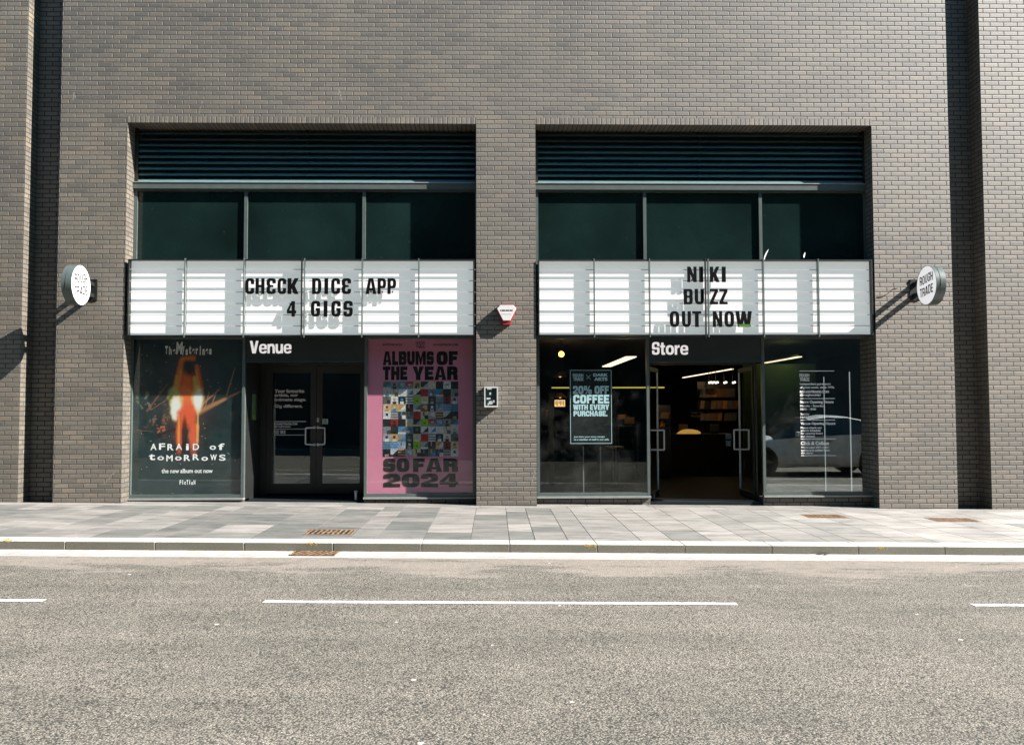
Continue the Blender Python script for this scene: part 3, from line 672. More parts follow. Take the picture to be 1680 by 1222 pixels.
# infill behind shopfront side of venue so light stays out
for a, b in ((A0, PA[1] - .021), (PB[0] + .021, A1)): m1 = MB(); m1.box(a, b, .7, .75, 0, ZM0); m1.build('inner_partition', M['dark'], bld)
xd0, xd1 = Xat(437, 700, YD), Xat(603, 700, YD); xdm = Xat(519, 700, YD); zd0, zd1 = Z(808, YD), Z(600, YD)
m1 = MB(); m1.box(PA[1], xd0, YD, YD + .06, 0, zV + .03); m1.box(xd1 - .03, PB[0], YD, YD + .06, 0, zV + .03); m1.box(xd0, xd1 - .03, YD, YD + .06, zd1 + .004, zV + .03); m1.build('door_frame', M['black'], bld)
def handle_d(mb, x, z0, z1, y, dirx, r=.014, reach=.10):
    mb.tube([(x, y, z0), (x, y - .07, z0), (x + dirx * reach, y - .09, z0 + .01), (x + dirx * reach, y - .09, z1 - .01), (x, y - .07, z1), (x, y, z1)], r)
    for zz in (z0, z1): mb.bar((x, y, zz), (x, y - .012, zz), .026, 12)
for (a, b, sgn) in ((xd0 + .003, xdm - .003, -1), (xdm + .003, xd1 - .033, 1)):
    zmid = Z(745, YD)
    d = bars(a, b, zd0, zd1, YD, YD + .05, .10, .17, .12)
    d = d.build('door', M['black'], bld)
    p = MB(); p.box(a + .10, b - .10, YD + .02, YD + .03, zd0 + .17, zd1 - .12); p.build('pane', M['glassdoor'], d)
    hx = (b - .03) if sgn < 0 else (a + .03)
    h = MB(); handle_d(h, hx, Z(728, YD), Z(700, YD), YD, sgn * 1.0, reach=.13 if sgn < 0 else .13); h.build('handle', M['steel'], d)
# store doors: glass leaves swung inwards
def leaf(hx, ang, L, z0, z1, hz0, hz1):
    c, s_ = math.cos(ang), math.sin(ang); q = Vector((c, s_, 0)); nn = Vector((-s_, c, 0))
    base = Vector((hx, .62 + .02, 0))
    def bx(m1, u0, u1, v0, v1, z0, z1):
        pts = [base + q * u + nn * v for u, v in ((u0, v0), (u1, v0), (u1, v1), (u0, v1))]
        m1.hexa([(p.x, p.y, z0) for p in pts], [(p.x, p.y, z1) for p in pts])
    m1 = MB(); bx(m1, 0, L, -.022, .022, z0, z0 + .09); bx(m1, 0, L, -.022, .022, z1 - .07, z1); bx(m1, 0, .03, -.022, .022, z0 + .09, z1 - .07)
    d = m1.build('door', M['black'], bld)
    m1 = MB(); bx(m1, L + .001, L + .006, -.016, .016, z0, z1); m1.build('edge_strip', M['steel'], d)
    m1 = MB(); bx(m1, .03, L, -.006, .006, z0 + .09, z1 - .07); m1.build('pane', M['glassdoor'], d)
    m1 = MB()
    for sg in (-1, 1):
        a1 = base + q * (L - .10); 
        pts = [a1 + nn * .006 * sg + Vector((0, 0, hz0)), a1 + nn * .13 * sg + Vector((0, 0, hz0)), a1 + nn * .13 * sg + Vector((0, 0, hz1)), a1 + nn * .006 * sg + Vector((0, 0, hz1))]
        m1.tube(pts, .016)
    m1.build('handle', M['steel'], d)
    return d
leaf(PC[1] + .05, R(70), .88, .02, 2.22, Z(738, 1.5), Z(706, 1.5))
leaf(PD[0] - .03, R(89), .88, .02, 2.22, Z(738, 1.5), Z(706, 1.5))
m1 = MB(); m1.box(PC[1] + .001, PD[0] - .001, .56, .62, 2.24, ZM0); m1.box(PC[1] + .001, PC[1] + .04, .56, .62, 0.01, 2.24); m1.box(PD[0] - .03, PD[0] - .001, .56, .62, 0.01, 2.24)
m1.build('door_frame', M['black'], bld)
# small fittings
t_ = thing('door_stop_post', (Xat(584, 808, .5), .5, 0.05), 'short grey metal post standing at the right foot of the venue porch', 'post')
xx = Xat(584, 808, .5)
m1 = MB(); m1.bar((xx, .5, .05), (xx, .5, .17), .022, 12); m1.build('post_tube', M['steel'], t_); m1 = MB(); m1.bar((xx, .5, .17), (xx, .5, .20), .03, 12); m1.build('post_cap', M['grey'], t_)

# ================================================================= MARQUEES
def marquee(name_label, px_edges, who):
    xs = [Xat(p, 490, -.02) for p in px_edges]; a, b = xs[0], xs[-1]
    t = thing('marquee_sign', ((a + b) / 2, 0, ZM0), name_label, 'marquee sign', 'cinema style letter boards over the shopfronts')
    yb, yf = .055, -.022
    m1 = MB(); m1.box(a, b, yf, .119, ZM1 - .018, ZM1); m1.box(a, b, yf, .119, ZM0, ZM0 + .012)
    m1.box(a, a + .02, yf + .001, .119, ZM0 + .012, ZM1 - .018); m1.box(b - .02, b, yf + .001, .119, ZM0 + .012, ZM1 - .018)
    m1.build('frame', M['black'], t)
    for i in range(len(xs) - 1):
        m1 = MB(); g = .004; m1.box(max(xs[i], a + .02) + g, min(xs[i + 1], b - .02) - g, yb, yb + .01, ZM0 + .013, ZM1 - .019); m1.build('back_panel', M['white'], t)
    m1 = MB(); m1.box(a + .02, b - .02, yb + .012, .118, ZM0 + .013, ZM1 - .019); m1.build('backing', M['black'], t)
    for i, x in enumerate(xs[1:-1]):
        offs = (-.022, .022) if i == 2 else (0,)
        for o_ in offs:
            m1 = MB(); m1.box(x - .0035 + o_, x + .0035 + o_, yf - .006, yb - .020, ZM0 + .0, ZM1 + .012)
            m1.box(x - .009 + o_, x + .009 + o_, yf - .014, yf - .006, ZM0 - .03, ZM1 + .012); m1.build('mullion', M['mull'] if o_ >= 0 else M['black'], t)
    n = 6; hh = (ZM1 - ZM0)
    rz = [ZM1 - hh * k for k in (.132, .280, .430, .578, .727, .874)]
    for z in rz:
        m1 = MB(); m1.box(a - .012, b + .012, .000, .014, z - .005, z + .005); m1.build('letter_rail', M['rail'], t)
    return xs
XA = marquee('white illuminated letter board over the venue door reading CHECK DICE APP 4 GIGS', (209, 303, 400, 497, 594, 687, 778.5), 'A')
XB = marquee('white illuminated letter board over the store door reading NIKI BUZZ OUT NOW', (883, 975, 1066, 1160, 1253, 1343, 1432.5), 'B')

ordn = ['first', 'second', 'third', 'fourth', 'fifth']
def letters(word, spans, py0, py1, board, grp):
    seen = {}
    for i, (ch, (p0, p1)) in enumerate(zip(word, spans)):
        poly = fitpx(block(ch, .37, .165), p0, py0, p1, py1, -.018)
        shown = 'E' if ch == '3' else ch
        cx = sum(v[0] for v in poly[0]) / len(poly[0]); zb = min(v[1] for v in poly[0])
        word_s = word.replace('3', 'E')
        if ch == '4': lab = 'black numeral 4 clipped below CHECK on the %s board' % board
        elif word.count(ch) > 1: 
            k = seen.get(ch, 0); seen[ch] = k + 1
            lab = '%s black letter %s of the word %s on the %s board' % (ordn[k], shown, word_s, board)
        else: lab = 'black letter %s of the word %s on the %s board' % (shown, word_s, board)
        if ch == 'W': lab = 'black letter W with a green foot ending the word NOW on the store board'
        m1 = MB(); m1.flat(poly, -.018, -.010)
        m1.box(cx - .008, cx + .008, -.0098, -.001, zb + .02, zb + .05)
        if ch == 'W':
            t = thing('marquee_letter', (cx, -.014, zb), lab, 'sign letter', grp)
            m1.build('letter_face', M['letter'], t)
            a = P(p0 + 5, py1 - .2, -.02); b = P(p1 - 1.5, py1 - 4.5, -.02)
            m2 = MB(); m2.box(a[0], b[0], -.0205, -.0185, a[1], b[1]); m2.build('green_foot', M['green'], t)
        else: tag(m1.build('marquee_letter', M['letter'], loc=(cx, -.014, zb)), lab, 'sign letter', grp)
ga = 'black letters clipped to the venue board'; gb = 'black letters clipped to the store board'
c_ = lambda *a: [(380 + x0 / 4, 380 + x1 / 4) for x0, x1 in a]
letters('CH3CK', c_((88, 148), (156, 216), (228, 290), (300, 358), (366, 440)), 456.5, 482.5, 'venue', ga)
letters('DIC3', c_((527, 589), (608, 634), (652, 712), (722, 784)), 456.5, 482.5, 'venue', ga)
letters('APP', c_((878, 950), (957, 1014), (1022, 1080)), 456.5, 482.5, 'venue', ga)
letters('4', c_((362, 424)), 494, 519.5, 'venue', ga)
letters('GIGS', c_((519, 581), (603, 629), (653, 716), (733, 795)), 493.5, 519.5, 'venue', ga)
c_ = lambda *a: [(870 + x0 / 4.098, 870 + x1 / 4.098) for x0, x1 in a]
letters('NIKI', c_((1056, 1118), (1136, 1162), (1208, 1272), (1288, 1314)), 437.5, 463, 'store', gb)
letters('BUZZ', c_((1032, 1092), (1106, 1168), (1208, 1262), (1272, 1326)), 474, 499.5, 'store', gb)
letters('OUT', c_((938, 1002), (1020, 1080), (1090, 1150)), 510.5, 536.5, 'store', gb)
letters('NOW', c_((1228, 1290), (1306, 1370), (1380, 1490)), 510.5, 536.5, 'store', gb)

# ================================================================= POSTERS
def smooth_noise(h, w, s, seed):
    r_ = np.random.default_rng(seed); g = r_.random((h // s + 3, w // s + 3))
    yy, xx = np.mgrid[0:h, 0:w] / s; y0 = yy.astype(int); x0 = xx.astype(int); fy = yy - y0; fx = xx - x0
    fy = fy * fy * (3 - 2 * fy); fx = fx * fx * (3 - 2 * fx)
    return (g[y0, x0] * (1 - fy) * (1 - fx) + g[y0, x0 + 1] * (1 - fy) * fx + g[y0 + 1, x0] * fy * (1 - fx) + g[y0 + 1, x0 + 1] * fy * fx)
YP = DF + .052
def poster_photo():
    h, w = 300, 212
    yy, xx = np.mgrid[0:h, 0:w].astype(float); u = xx / w; v = yy / h
    n1 = smooth_noise(h, w, 40, 1); n2 = smooth_noise(h, w, 9, 2); n3 = smooth_noise(h, w, 3, 3)
    base = lin((34, 56, 58))[None, None] * (0.45 + .5 * n1 + .35 * n2)[..., None]
    grass = np.clip((n3 * n2 - .42) * 5, 0, 1) * np.exp(-((u - .16) / .2) ** 2 - ((v - .42) / .16) ** 2)
    base += grass[..., None] * lin((120, 110, 80))
    tuft = np.clip((n3 * n2 - .30) * 4, 0, 1) * np.exp(-((u - .28) / .13) ** 2 - ((v - .58) / .05) ** 2)
    base = base * (1 - tuft[..., None] * .8) + tuft[..., None] * lin((215, 120, 80)) * .8
    def seg(x0, y0, x1, y1, w0, w1):
        dx, dy = x1 - x0, y1 - y0; t = np.clip(((u - x0) * dx + (v - y0) * dy * 1) / (dx * dx + dy * dy), 0, 1)
        d = np.hypot((u - x0 - t * dx), (v - y0 - t * dy) * 1.41); return np.clip(1.3 - d / (w0 + (w1 - w0) * t), 0, 1)
    def put(mask, col, k=1.0):
        nonlocal base; m_ = (mask * k)[..., None]; base = base * (1 - m_) + m_ * lin(col)
    for (a) in ((.60, .48, .98, .35, .03, .008), (.62, .44, .80, .33, .01, .005), (.86, .37, .93, .20, .008, .004), (.66, .46, .70, .35, .006, .004), (.73, .42, .78, .33, .005, .003)):
        put(seg(*a), (190, 135, 92), .85)
    for (a) in ((.14, .47, .32, .30, .012, .006), (.18, .46, .45, .34, .006, .005), (.05, .59, .2, .60, .004, .003)):
        put(seg(*a), (150, 95, 65), .75)
    put(seg(.26, .62, .62, .53, .022, .008), (12, 20, 22), .9)
    # abstract glowing shape
    halo = np.exp(-(((u - .5) / .17) ** 2 + ((v - .42) / .24) ** 2)); base += halo[..., None] * lin((120, 52, 20)) * .55
    for (a, c, k) in (((.40, .34, .45, .15, .035, .028), (238, 112, 24), .95), ((.42, .33, .455, .17, .014, .01), (248, 150, 50), .7), ((.62, .33, .585, .19, .032, .022), (232, 104, 22), .95), ((.61, .32, .575, .21, .012, .008), (250, 160, 60), .7),
                      ((.455, .14, .55, .135, .022, .028), (244, 122, 40), .9), ((.50, .26, .50, .33, .07, .085), (240, 100, 26), .95),
                      ((.405, .25, .395, .34, .016, .03), (216, 170, 44), .6), ((.565, .26, .58, .33, .018, .03), (240, 190, 70), .75)):
        put(seg(*a), c, k)
    for (cx, cy, sx, sy, c, k) in ((.50, .41, .115, .10, (250, 122, 66), 1.), (.375, .37, .055, .05, (190, 196, 110), .8), (.41, .45, .07, .085, (244, 214, 150), .9), (.405, .455, .052, .07, (252, 250, 240), 1.), (.60, .40, .062, .085, (246, 208, 140), .9), (.605, .405, .045, .068, (253, 250, 242), 1.),
                                  (.50, .50, .085, .09, (246, 104, 62), 1.), (.435, .62, .034, .125, (232, 92, 50), .95), (.43, .60, .012, .10, (252, 190, 90), .6), (.565, .62, .048, .125, (240, 104, 66), 1.), (.60, .58, .012, .12, (253, 210, 130), .6)):
        d = ((u - cx) / sx) ** 2 + ((v - cy) / sy) ** 2; d = d + (n2 - .5) * .6 + (n3 - .5) * .25
        put(np.clip(1.6 - 1.25 * d, 0, 1), c, k)
    put(np.clip(1.5 - (((u - .482) / .026) ** 2 + ((v - .62) / .11) ** 2), 0, 1), (40, 22, 18), .85)
    put(seg(.50, .19, .52, .22, .06, .05), (12, 10, 10), .9)
    put((rng.random((h, w)) > .9992).astype(float), (255, 255, 255), 1)
    return np.clip(base, 0, 1)
def poster_root(name, px0, py0, px1, py1, label, cat='poster', group=None):
    a = P(px0, py1, YP); b = P(px1, py0, YP)
    return thing(name, ((a[0] + b[0]) / 2, YP, a[1]), label, cat, group), a, b
t, a, b = poster_root('poster', 213, 552, 398, 812, 'dark teal music poster with an orange glowing shape filling the leftmost shop window', 'poster', 'posters filling shop windows')
raster('print', poster_photo(), a[0], b[0], a[1], b[1], YP, t)
m1 = MB()
def jit(s, px0, px1, py0, py1, amp, bold=.02):
    m1 = MB()
    n = len(s); w = (px1 - px0) / n
    for i, ch in enumerate(s):
        if ch == ' ': continue
        dy = random.uniform(-amp, amp); k = .62 if ch.islower() and ch not in 'tfdhily' else .95
        hgt = (py1 - py0) * k; wd_ = w * (.36 if ch in 'ilI' else .74)
        m1.flat(fitpx(sans(ch, bold), px0 + i * w + (w - wd_) / 2, py1 - hgt + dy, px0 + i * w + (w + wd_) / 2, py1 + dy, YP - .003), YP - .003)
    m1.build('lettering_line', M['vinyl'], t)
jit("AFRAiD of", 245, 370, 727, 738, 1.0, .022); jit("toMoRRoWS", 242, 372, 745, 755.5, 1.2, .022)
m1 = MB(); m1.flat(fitpx(sans("the new album out now", .02), 265, 768.5, 349, 776, YP - .003), YP - .003); m1.build('lettering_line', M['vinyl'], t)
jit("FicTioN", 294, 321, 787, 795, .5, .04)
# hand-lettered band name: tall thin strokes
jit("The", 270, 289, 567, 581, .8, .05)
m1 = MB(); m1.flat(fitpx(sans("M", .05), 288.5, 561, 299, 581, YP - .003, slant=.05), YP - .003); m1.build('lettering_initial', M['vinyl'], t); jit("ysterines", 298, 348, 566, 582, .9, .05)
m1 = MB(); q0 = P(214, 811.5, YP - .01); q1 = P(384, 813, YP - .01)

# pink poster with the grid of record sleeves
t, a, b = poster_root('poster', 599, 554, 778, 811, 'pink poster listing albums of the year above a grid of record sleeves', 'poster', 'posters filling shop windows')
PINK = plain("pink_print", (0.76, 0.25, 0.38), 0.45, var=.03)
m1 = MB(); m1.box(a[0], b[0], YP, YP + .004, a[1], b[1]); m1.build('print', PINK, t)
yq = YP - .002
c7 = lambda x, y: (590 + x / 4.286, 545 + y / 4.286)
def blk(s, x0, y0, x1, y1, **k):
    p0 = c7(x0, y0); p1 = c7(x1, y1); m1 = MB(); m1.flat(fitpx(block(s, .40, .27, gap=.05, space=.14, **k), p0[0], p0[1], p1[0], p1[1], yq), yq); m1.build('lettering_line', M['dkvinyl'], t)
blk("ALBUMS", 163, 134, 522, 231); blk("OF", 540, 134, 690, 231); blk("THE", 163, 240, 336, 336); blk("YEAR", 372, 240, 690, 336)
blk("SO", 166, 886, 350, 982); blk("FAR", 376, 886, 692, 982); blk("2024", 166, 992, 694, 1090)
def sm(s, x0, y0, x1, y1, bold=.03):
    p0 = c7(x0, y0); p1 = c7(x1, y1); m1 = MB(); m1.flat(fitpx(sans(s, bold), p0[0], p0[1], p1[0], p1[1], yq), yq); m1.build('lettering_line', M['dkvinyl'], t)
sm("IN-STORE NOW", 163, 81, 300, 95); sm("ROUGHTRADE.COM", 518, 81, 690, 95)
m1 = MB(); p0 = c7(394, 64); p1 = c7(458, 86); m1.flat(fitpx(block("ROUGH", .2, .12), *p0, *p1, yq), yq)
p0 = c7(396, 90); p1 = c7(460, 112); m1.flat(fitpx(block("TRADE", .2, .12), *p0, *p1, yq), yq)
m1.build('emblem', M['dkvinyl'], t)
def sleeves():
    n = 12; img = np.zeros((10 * n, 10 * n, 3)); r_ = random.Random(5)
    pal = [(205, 208, 216), (28, 36, 42), (140, 165, 200), (170, 62, 45), (222, 205, 170), (14, 14, 18), (24, 24, 26), (150, 145, 140), (92, 110, 98), (232, 230, 234), (240, 238, 240), (70, 140, 190), (128, 96, 72), (206, 165, 110), (62, 56, 74), (180, 176, 186)]
    base = [[(r_.choice(pal), r_.choice(pal), r_.choice(pal), r_.choice('fffhsbcr')) for _ in range(10)] for _ in range(10)]
    for j in range(10):
        for i in range(10):
            c0, c1, c2, kd = base[j][i] if j < 5 else base[j - 5][9 - i]
            if (j, i) in ((2, 4), (5, 5), (8, 4)): c0, c1, c2, kd = (150, 200, 50), (150, 200, 50), (60, 90, 20), 'w'
            if (j, i) in ((1, 5), (4, 4), (7, 5)): c0, c1, c2, kd = (190, 25, 35), (190, 25, 35), (120, 10, 25), 'b'
            if (j, i) in ((2, 8), (5, 1), (8, 8)): c0, c1, c2, kd = (150, 25, 20), (30, 20, 25), (30, 20, 25), 'f'
            T = np.zeros((n, n, 3)); T[:] = lin(c0); y_, x_ = np.mgrid[0:n, 0:n]
            if kd == 'f':
                T[(abs(x_ - 5.5) < 3.2) & (y_ > 7)] = lin(c1); T[((x_ - 5.5) ** 2 + (y_ - 4.6) ** 2) < 5.5] = lin(c2)
            elif kd == 'h': T[y_ > 6] = lin(c1); T[(y_ > 3) & (y_ < 6) & (x_ > 3) & (x_ < 9)] = lin(c2)
            elif kd == 's': T[(y_ % 4) < 2] = lin(c1)
            elif kd == 'b': T[(x_ > 5) & (y_ > 5)] = lin(c1); T[(x_ > 3) & (x_ < 6) & (y_ < 7)] = lin(c2)
            elif kd == 'c': T[((x_ - 6) ** 2 + (y_ - 5) ** 2) < 14] = lin(c1); T[((x_ - 4) ** 2 + (y_ - 8) ** 2) < 5] = lin(c2)
            elif kd == 'r': T[(x_ + y_) > 11] = lin(c1); T[(y_ > 8)] = lin(c2)
            elif kd == 'w': T[(y_ > 5) & (y_ < 8) & (x_ > 3) & (x_ < 8)] = lin(c2)
            T *= np.random.default_rng(j * 10 + i).uniform(.55, 1.25, (n, n, 1))
            img[j * n:(j + 1) * n, i * n:(i + 1) * n] = T
    return np.clip(img * .9, 0, 1)
p0 = c7(164, 346); p1 = c7(694, 874); q0 = P(p0[0], p1[1], YP - .003); q1 = P(p1[0], p0[1], YP - .003)
raster('sleeve_grid', sleeves(), q0[0], q1[0], q0[1], q1[1], YP - .003, t)

# coffee offer poster: printed on clear film on the inside face of the glass
YV = DF + .033
c5 = lambda x, y: (870 + x / 4.143, 545 + y / 4.143)
p0 = c5(268, 252); p1 = c5(556, 762); q0 = P(p0[0], p1[1], YP); q1 = P(p1[0], p0[1], YP)
t = thing('poster', ((q0[0] + q1[0]) / 2, YP, q0[1]), 'black poster offering coffee at twenty per cent off in the left store window', 'poster')
m1 = MB(); m1.box(q0[0], q1[0], YP, YP + .003, q0[1], q1[1]); m1.build('board', M['dkvinyl'], t)
m1 = MB(); yq = YP - .002; e = .012; g_ = .007
xa, xb, za, zb = q0[0] + e, q1[0] - e, q0[1] + e, q1[1] - e
for bx_ in ((xa, xb, za, za + g_), (xa, xb, zb - g_, zb), (xa, xa + g_, za + g_, zb - g_), (xb - g_, xb, za + g_, zb - g_)): m1.box(bx_[0], bx_[1], yq, yq + .001, bx_[2], bx_[3])
def blc(s, x0, y0, x1, y1, t_=.36, st=.24, **k):
    p0 = c5(x0, y0); p1 = c5(x1, y1); m2 = MB(); m2.flat(fitpx(block(s, t_, st, gap=.05, **k), p0[0], p0[1], p1[0], p1[1], yq), yq); m2.build('lettering_line', M['bluevinyl'], t)
def smc(s, x0, y0, x1, y1, bold=.03):
    p0 = c5(x0, y0); p1 = c5(x1, y1); m2 = MB(); m2.flat(fitpx(sans(s, bold), p0[0], p0[1], p1[0], p1[1], yq), yq); m2.build('lettering_line', M['bluevinyl'], t)
blc("ROUGH", 290, 282, 360, 304, .26, .16); blc("TRADE", 292, 308, 362, 330, .26, .16)
smc("DARK", 428, 280, 528, 300, .05); smc("ARTS", 434, 307, 524, 330, .05)
blc("20% OFF", 290, 364, 534, 420); blc("COFFEE", 292, 424, 536, 484); blc("WITH EVERY", 292, 490, 536, 528); blc("PURCHASE.", 294, 534, 524, 571)
smc("Just show your store receipt", 296, 704, 506, 718, .02); smc("to a member of staff in our cafe.", 296, 721, 536, 735, .02)
pa, pb = c5(380, 290), c5(410, 320)
for (s0, s1) in (((pa[0], pa[1]), (pb[0], pb[1])), ((pa[0], pb[1]), (pb[0], pa[1]))):
    u0 = P(*s0, yq); u1 = P(*s1, yq); m1.bar((u0[0], yq, u0[1]), (u1[0], yq, u1[1]), .003, 6)
m1.build('border', M['bluevinyl'], t)

# lettering on the venue door glass
def decal(name, lines, conv, Y, mat, label, cat, rules=()):
    x0, y1 = conv(min(l[1] for l in lines), max(l[4] for l in lines)); a = P(x0, y1, Y)
    t = thing(name, (a[0], Y, a[1]), label, cat, 'white lettering stuck on the glass')
    for (s, x0, y0, x1, y1, bold) in lines:
        p0 = conv(x0, y0); p1 = conv(x1, y1); m1 = MB()
        poly = block(s, .26, .16) if bold == 'b' else sans(s, bold)
        m1.flat(fitpx(poly, p0[0], p0[1], p1[0], p1[1], Y), Y); m1.build('text_line', mat, t)
    for (x0, y0, x1, y1) in rules:
        p0 = conv(x0, y0); p1 = conv(x1, y1); a = P(p0[0], p1[1], Y); b = P(p1[0], p0[1], Y); m1 = MB(); m1.box(a[0], b[0], Y, Y + .0008, a[1], b[1]); m1.build('rule_line', mat, t)
    return t
c6 = lambda x, y: (400 + x / 4.286, 545 + y / 4.286)
YDD = YD + .017
decal('window_lettering', [("Your favourite", 216, 400, 425, 426, .032), ("artists, our", 216, 432, 382, 456, .032), ("intimate stage.", 216, 463, 439, 490, .032), ("Gig different.", 216, 508, 413, 536, .032),
      ("ROUGHTRADE.COM", 214, 637, 376, 652, .04), ("@roughtradelpl", 214, 657, 328, 671, .03), ("ROUGH", 214, 689, 248, 700, 'b'), ("TRADE", 214, 703, 248, 714, 'b'), ("DICE", 257, 690, 294, 713, 'b')],
      c6, YDD, M['vinyl'], 'white gig slogan and web address on the left venue door glass', 'window lettering',
      [(214, 625, 438, 630), (214, 678, 438, 682), (214, 720, 438, 724)])
# green push-button sticker, white tag, leaflet on the porch side
a = P(*c6(553, 645), YD - .004); b = P(*c6(591, 610), YD - .004)
t = thing('door_sticker', (a[0], YD - .004, a[1]), 'small green sign with white arrows above the right venue door handle', 'sticker')
m1 = MB(); m1.box(a[0], b[0], YD - .004, YD - .001, a[1], b[1]); m1.build('sticker_face', M['vinyl'], t)
m1 = MB(); e = (b[0] - a[0]) * .12; m1.box(a[0] + e, b[0] - e, YD - .0065, YD - .0042, a[1] + e, a[1] + (b[1] - a[1]) * .45); m1.box(a[0] + e, b[0] - e, YD - .0065, YD - .0042, a[1] + (b[1] - a[1]) * .55, b[1] - e); m1.build('green_field', M['gsign'], t)
a = P(*c6(514, 632), YD - .004); b = P(*c6(531, 601), YD - .004)
m1 = MB(); m1.box(a[0], b[0], YD - .02, YD - .001, a[1], b[1]); tag(m1.build('door_lock', M['grey'], loc=(a[0], YD, a[1]), bevel=.004), 'small pale lock cover where the venue doors meet', 'lock')
a1 = .75; zz0 = Z(688, a1); zz1 = Z(646, a1); xx = PA[1] + .004
t = thing('leaflet_strip', (xx, a1, zz0), 'narrow green leaflet on the left side of the venue porch', 'leaflet')
m1 = MB(); m1.box(xx, xx + .003, a1 - .07, a1 + .17, zz0, zz1); m1.build('sheet', plain("green_paper", (.16, .30, .13), .6), t)
m1 = MB(); m1.box(xx + .0035, xx + .005, a1 - .06, a1 + .16, zz0 + .02, zz0 + .09); m1.build('lower_print', plain("yellow_print", (.35, .38, .06), .6), t)

# store hours on right window
cR = lambda x, y: (1240 + x / 4.143, 545 + y / 4.143)
decal('window_lettering', [("ROUGH", 297, 282, 363, 304, 'b'), ("TRADE", 299, 309, 365, 333, 'b'), ("Independent purveyors", 299, 343, 508, 363, .035), ("of great music, since 1976.", 299, 366, 535, 386, .035),
      ("ROUGHTRADE.COM", 300, 396, 496, 413, .045), ("@roughtradelpl", 300, 418, 440, 437, .035),
      ("Store Opening Hours", 301, 463, 528, 488, .04), ("Monday - Saturday", 302, 493, 462, 511, .03), ("10:00 - 19:00", 303, 515, 410, 530, .035), ("Sunday", 304, 548, 364, 566, .03), ("11:00 - 17:00", 304, 570, 410, 585, .03),
      ("Venue Opening Hours", 304, 610, 540, 634, .04), ("Please check our", 305, 641, 450, 656, .035), ("events schedule", 305, 660, 440, 675, .035), ("for opening hours", 305, 680, 455, 697, .035), ("and tickets.", 305, 700, 405, 714, .035),
      ("Click & Collect", 306, 741, 497, 766, .04), ("We're open 24/7, order", 307, 775, 497, 791, .035), ("online and collect from", 307, 794, 501, 809, .035), ("this store.", 307, 813, 390, 826, .035)],
      cR, YV, M['vinyl'], 'white opening hours lettering on the rightmost store window', 'window lettering',
      [(298, 261, 533, 266), (301, 448, 537, 453), (303, 594, 539, 599), (305, 722, 545, 727), (307, 835, 546, 840)])

# ================================================================= STORE INTERIOR
def at(px, py, Y): x_, z_ = P(px, py, Y); return (x_, Y, z_)
# pendant globe
p = at(921, 581, 3.2)
t = thing('pendant_lamp', (p[0], 3.2, p[2]), 'glowing orange pendant globe behind the left store window', 'lamp')
def sphere(mb, c, r, n=16):
    vs = []; fs = []
    for i in range(n // 2 + 1):
        th = math.pi * i / (n // 2)
        for j in range(n): ph = 2 * math.pi * j / n; vs.append((c[0] + r * math.sin(th) * math.cos(ph), c[1] + r * math.sin(th) * math.sin(ph), c[2] + r * math.cos(th)))
    for i in range(n // 2):
        for j in range(n): fs.append((i * n + j, (i + 1) * n + j, (i + 1) * n + (j + 1) % n, i * n + (j + 1) % n))
    mb.add(vs, fs, True)
m1 = MB(); sphere(m1, p, .055); m1.build('globe', M['warm'], t)
m1 = MB(); m1.bar((p[0], 3.2, p[2] + .05), (p[0], 3.2, ZC), .006, 6); m1.build('cord', M['cable'], t)
def strip(pa, pb, zc, wid, label):
    def yfor(q): d = ray(*q); tt = (zc - CAM.z) / d.z; return CAM + d * tt
    A_, B_ = yfor(pa), yfor(pb); xm = (A_.x + B_.x) / 2
    y0, y1 = sorted((A_.y, B_.y)); y1 = min(y1, 17.3)
    t = thing('strip_light', (xm, y0, zc), label, 'strip light', 'linear ceiling lights in the store')
    m1 = MB(); m1.box(xm - wid / 2, xm + wid / 2, y0, y1, zc, zc + .02); m1.build('diffuser', M['tube'], t)
    m1 = MB(); m1.box(xm - wid / 2 - .01, xm + wid / 2 + .01, y0 - .01, y1 + .01, zc + .021, zc + .07); m1.build('housing', M['black'], t)
    for yy in (y0 + .3, y1 - .3):
        m1 = MB(); m1.bar((xm, yy, zc + .07), (xm, yy, ZC), .004, 6); m1.build('hanging_wire', M['cable'], t)
strip((1048, 586), (985, 602), 2.62, .22, 'long warm strip light sloping away behind the coffee poster window')
strip((1200, 606), (1122, 620), 2.62, .07, 'thin strip light high inside the open store doorway')
strip((1313, 586), (1256, 596), 2.62, .07, 'thin strip light seen at top left of the opening hours window')
# yellow rail and column
p = at(905, 636, 2.6); q = at(1064, 636, 2.6)
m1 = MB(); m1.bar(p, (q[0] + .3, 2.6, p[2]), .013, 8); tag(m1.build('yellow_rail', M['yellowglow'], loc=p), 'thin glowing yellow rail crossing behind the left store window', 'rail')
p = at(904, 760, 4.0)
m1 = MB(); m1.box(p[0] - .06, p[0] + .06, 3.95, 4.07, .01, 1.75); tag(m1.build('yellow_column', plain("olive_paint", (.12, .13, .02), .5), loc=(p[0], 4, .01), bevel=.01), 'dull yellow post standing behind the left edge of the store window', 'column')
